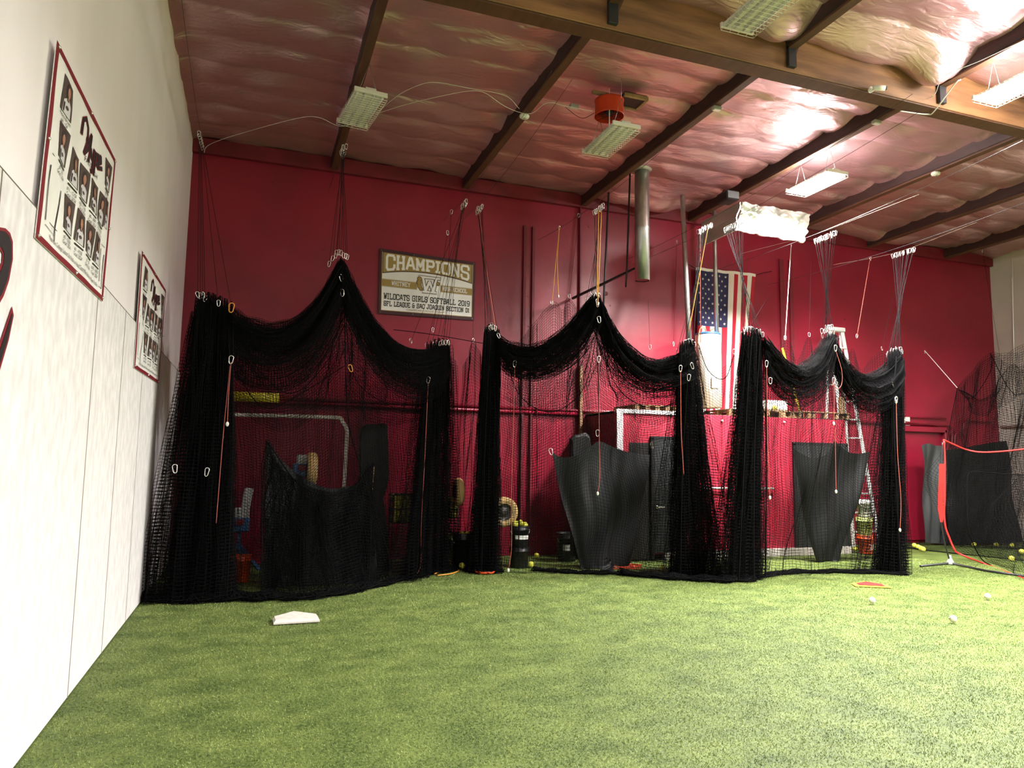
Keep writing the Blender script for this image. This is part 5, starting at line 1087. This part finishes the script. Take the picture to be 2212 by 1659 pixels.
# ------------------------------------------------------------------ frames and pads inside the first cage
def lscreen():
    Y = 11.0; a = aY(455, 895, Y); b = aY(735, 905, Y); c = aY(750, 925, Y); d = aY(742, 1065, Y); t = thing('pitching_screen', (b[0], Y, .012), 'white tube frame screen standing behind the first cage front', 'screen')
    P = [(a[0], Y, .03), (a[0], Y, a[2]-.2), (a[0]+.06, Y, a[2]-.05), (a[0]+.2, Y, a[2]), (b[0]-.12, Y, b[2]+.02), (b[0], Y, b[2]-.01), (c[0]-.01, Y, c[2]), (c[0], Y, c[2]-.15), (d[0], Y, d[2]), (d[0]-.05, Y, .03)]
    MB().tube(smooth(P, 80), .028, 10).build('tube_frame', K['white_pl'], t)
    for x in (a[0], d[0]-.05): MB().beam((x, Y-.5, .03), (x, Y+.5, .03), .04, .04).build('foot', K['white_pl'], t)
lscreen()
def padboard(P, Y, th, label, name='padded_panel'):
    t = thing(name, aY(P[0][0], max(q[1] for q in P), Y), label, 'pad'); V = [aY(px, py, Y) for px, py in P]
    for v in V: v[2] = max(v[2], .015)
    f = np.array(V); c = f.mean(0); n_ = len(f); rings = [c+(f-c)*.93+(0, -th/2, 0), f+(0, -th*.3, 0), f+(0, th*.3, 0), c+(f-c)*.93+(0, th/2, 0)]
    b = MB(); b.add(np.vstack(rings), [tuple(range(n_)), tuple(range(4*n_-1, 3*n_-1, -1))]+[(k*n_+i, (k+1)*n_+i, (k+1)*n_+(i+1) % n_, k*n_+(i+1) % n_) for k in range(3) for i in range(n_)]); b.build('cover', K['pad'], t)
    for q in (.35, .7):
        i = int(q*n_)
    MB().tube(np.vstack([f+(0, -th*.32, 0)]), .006, 5, closed=True).build('piping', K['blackp'], t); return t
padboard([(775, 950), (778, 925), (788, 918), (828, 915), (836, 920), (839, 1020), (836, 1048), (826, 1078), (830, 1100), (838, 1170), (840, 1232), (812, 1236), (800, 1200), (795, 1100), (776, 1060)], 10.7, .12, 'tall black padded panel standing right of the doorway flap in the first cage')
padboard([(1232, 948), (1240, 940), (1262, 936), (1270, 942), (1273, 960), (1272, 1200), (1234, 1200)], 10.4, .14, 'black padded panel with rounded top standing behind the middle tarp')
a = aY(468, 860, YB-.07); b = aY(602, 870, YB-.07); t = MB().tube([(a[0], YB-.13, 2.56), (b[0], YB-.13, 2.56)], .075, 18).build('foam_tube', K['yellow']); tag(t, 'yellow foam tube wrapped around the wall pipe in the first cage', 'foam tube')
for (p, q), lb in ((((418, 1260), (473, 1236)), 'pale green strip on the floor inside the first cage, the left one'), (((444, 1264), (498, 1241)), 'pale green strip on the floor inside the first cage, the right one')):
    o = MB().beam(aZ(*p, .03), aZ(*q, .03), .02, .012).build('floor_strip', K['teal']); tag(o, lb, 'strip')
p0 = smooth(np.array([aZ(938, 1240, .02), aZ(962, 1230, .02), aZ(984, 1228, .02), aZ(990, 1233, .02), aZ(975, 1239, .02), aZ(945, 1243, .02)]), 30); o = MB().tube(p0, .009, 6).build('air_hose', K['rope_o']); tag(o, 'orange hose loop lying at the foot of the first cage right column', 'hose')
P = [aZ(1335, 1222, .03)]; 
for k in range(60): a = k*.45; P.append(aZ(1352, 1224, .03)+np.array([.22*math.cos(a)*(1+.3*math.sin(a*.37)), .12*math.sin(a)*(1+.3*math.cos(a*.7)), .02*math.sin(a*1.3)]))
o = MB().tube(smooth(P, 200), .008, 5).build('extension_cord', K['fan']); tag(o, 'tangled red-orange cord on the floor below the first shed door', 'cord')
o = MB().beam(aZ(1312, 1218, .03), aZ(1334, 1226, .03), .05, .03).build('floor_bar', K['white_pl']); tag(o, 'white bar lying on the floor at the foot of the middle tarp', 'bar')
# ------------------------------------------------------------------ door frame, conduits and practice net on the right
t = thing('roller_door', (aY(1995, 1170, YB-.06)[0], YB-.06, 0), 'dark red steel door frame on the red wall at the right', 'door frame')
a = aY(1945, 926, YB-.06); b = aY(2040, 930, YB-.06)
MB().box(((a[0]+b[0])/2, YB-.07, a[2]), (b[0]-a[0], .12, .12), b=.01).build('header', K['red'], t); MB().box((b[0], YB-.07, a[2]/2+.01), (.12, .12, a[2]), b=.01).build('jamb', K['reddark'], t)
MB().box(((a[0]+b[0])/2, YB-.02, a[2]/2), (b[0]-a[0]-.1, .03, a[2]-.12), b=.004).build('door_panel', K['red'], t)
for pth, lb in ((([(1957, 912, 11.93), (2020, 918), (2050, 920), (2056, 930), (2056, 965, 11.93)]), 'thin red conduit bending down beside the door frame'), (([(2062, 965, 11.93), (2064, 940), (2075, 933), (2085, 945), (2086, 965, 11.93)]), 'looped red conduit right of the door frame'), (([(2080, 930, 11.93), (2084, 913), (2100, 908), (2140, 912, 11.93)]), 'red pipe pair running right to the cream wall')):
    tb(smooth(pts(interpY(pth)), 30), .022, K['reddark'], 'wall_conduit', lb)
tb([(XR-.06, 11.9, 2.58), (XR-.06, 4, 2.58)], .03, K['whiteR'], 'wall_conduit', 'cream pipe running along the right wall')
tb([aX(2212-25, 560, XR-.03), aX(2212-20, 900, XR-.03)], .012, K['white_pl'], 'wall_conduit', 'thin vertical white conduit on the cream wall')
t = MB().box((aY(1960, 910, YB-.05)[0], YB-.04, aY(1960, 910, YB)[2]), (.14, .05, .20), b=.01).build('outlet_box', K['cream']); tag(t, 'small cream outlet box on the red wall right of the cages', 'outlet')
def bownet():
    g0 = aZ(2053, 1220); Y = g0[1]; t = thing('practice_net', g0, 'practice net with bright red edging and a black bow pole at the right edge', 'practice net')
    MB().tube([aZ(1988, 1223, .02), g0+(0, 0, .03), aZ(2130, 1233, .02), aZ(2240, 1248, .02)], .018, 8).build('base_bar', K['blackp'], t)
    MB().lathe(g0, [(.07, .01), (.06, .04), (.02, .12), (.018, .16)], 16).build('pole_socket', K['grey'], t)
    MB().tube(smooth(pts([(2053, 1216, Y), (2040, 1170, Y), (2033, 1120, Y), (2032, 1040, Y), (2036, 955, Y)]), 40), .012, 8).build('bow_pole', K['blackp'], t)
    MB().tube(smooth(pts([(2039, 952, Y), (2041, 1000, Y), (2040, 1120, Y-.02), (2052, 1165, Y-.05), (2064, 1192, Y-.1)]), 40), .015, 8).build('edge_webbing', K['fred'], t, 'bright red webbing')
    MB().tube(smooth(pts([(2064, 1192, Y-.1), (2090, 1204, Y-.35), floorpt(2130, 1219), floorpt(2212, 1250), floorpt(2330, 1290)]), 40), .015, 8).build('edge_webbing', K['fred'], t, 'bright red webbing')
    MB().tube(smooth(pts([(2038, 950, Y), (2060, 960, Y), (2090, 972, Y), (2130, 977, Y-.2), (2212, 970, Y-.5), (2330, 950, Y-1)]), 40), .015, 8).build('edge_webbing', K['fred'], t, 'bright red webbing')
    sl = [(2029, 1002), (2043, 1002), (2043, 1080), (2041, 1110), (2036, 1128), (2031, 1128), (2026, 1100), (2027, 1050)]
    s_ = MB().poly([aY(px, py, Y-.04) for px, py in sl], -.05, (0, -1, 0)).build('sleeve', K['fred'], t, 'bright red sleeve')
    mb = MB(); c0 = aY(2040, 1042, Y-.098); pl = Plane(c0, c0+(0, 0, -.42), c0+(-.08, 0, -.42), c0+(-.08, 0, 0), (0, -1, 0))
    btext(mb, pl, 'BOWNET', .5, .95, 1.0, .003, 5.2, squash=1.15); mb.build('sleeve_lettering', K['prk'], t, 'BOWNET in black capitals')
    n = Net(); n.grid(NS([(2040, 955, Y), (2090, 974), (2130, 978), (2212, 971), (2330, 952, Y-1)], [(2064, 1192, Y-.1), floorpt(2130, 1217), floorpt(2212, 1248), floorpt(2330, 1287)], 46, 44, .03, 2, noise=.06, push=.35), .0022)
    n.grid(NS([(2090, 1022, Y+.3), (2130, 1022), (2212, 1026), (2330, 1020, Y-.4)], [(2120, 1203, Y), floorpt(2150, 1220), floorpt(2212, 1238), floorpt(2330, 1272)], 40, 36, .04, 2, push=.4), .0022)
    n.build('netting', K['net'], t)
    Net().line(smooth(pts(interpY([(2330, 1020, Y-.4), (2212, 1026), (2110, 1019), (2092, 1024), (2089, 1060), (2092, 1140), (2105, 1180), (2125, 1212), (2160, 1228, Y-.2)])), 60), .010).build('pocket_edge', K['net'], t)
bownet()
# stains and old fixings on the walls
for px, py, r_ in ((1308, 634, .05), (1318, 660, .02), (1322, 690, .02), (700, 540, .018), (590, 395, .02), (1141, 575, .014), (1140, 640, .014), (1141, 705, .014), (1272, 490, .02), (1825, 690, .03), (1835, 575, .03), (2008, 712, .012)):
    p = aY(px, py, YB-.004); o = MB().ball(p, r_, 8, (1, .12, .9)).build('wall_patch', K['reddark']); tag(o, 'dark patched spot on the red wall', 'wall patch', 'patched spots on the red wall')
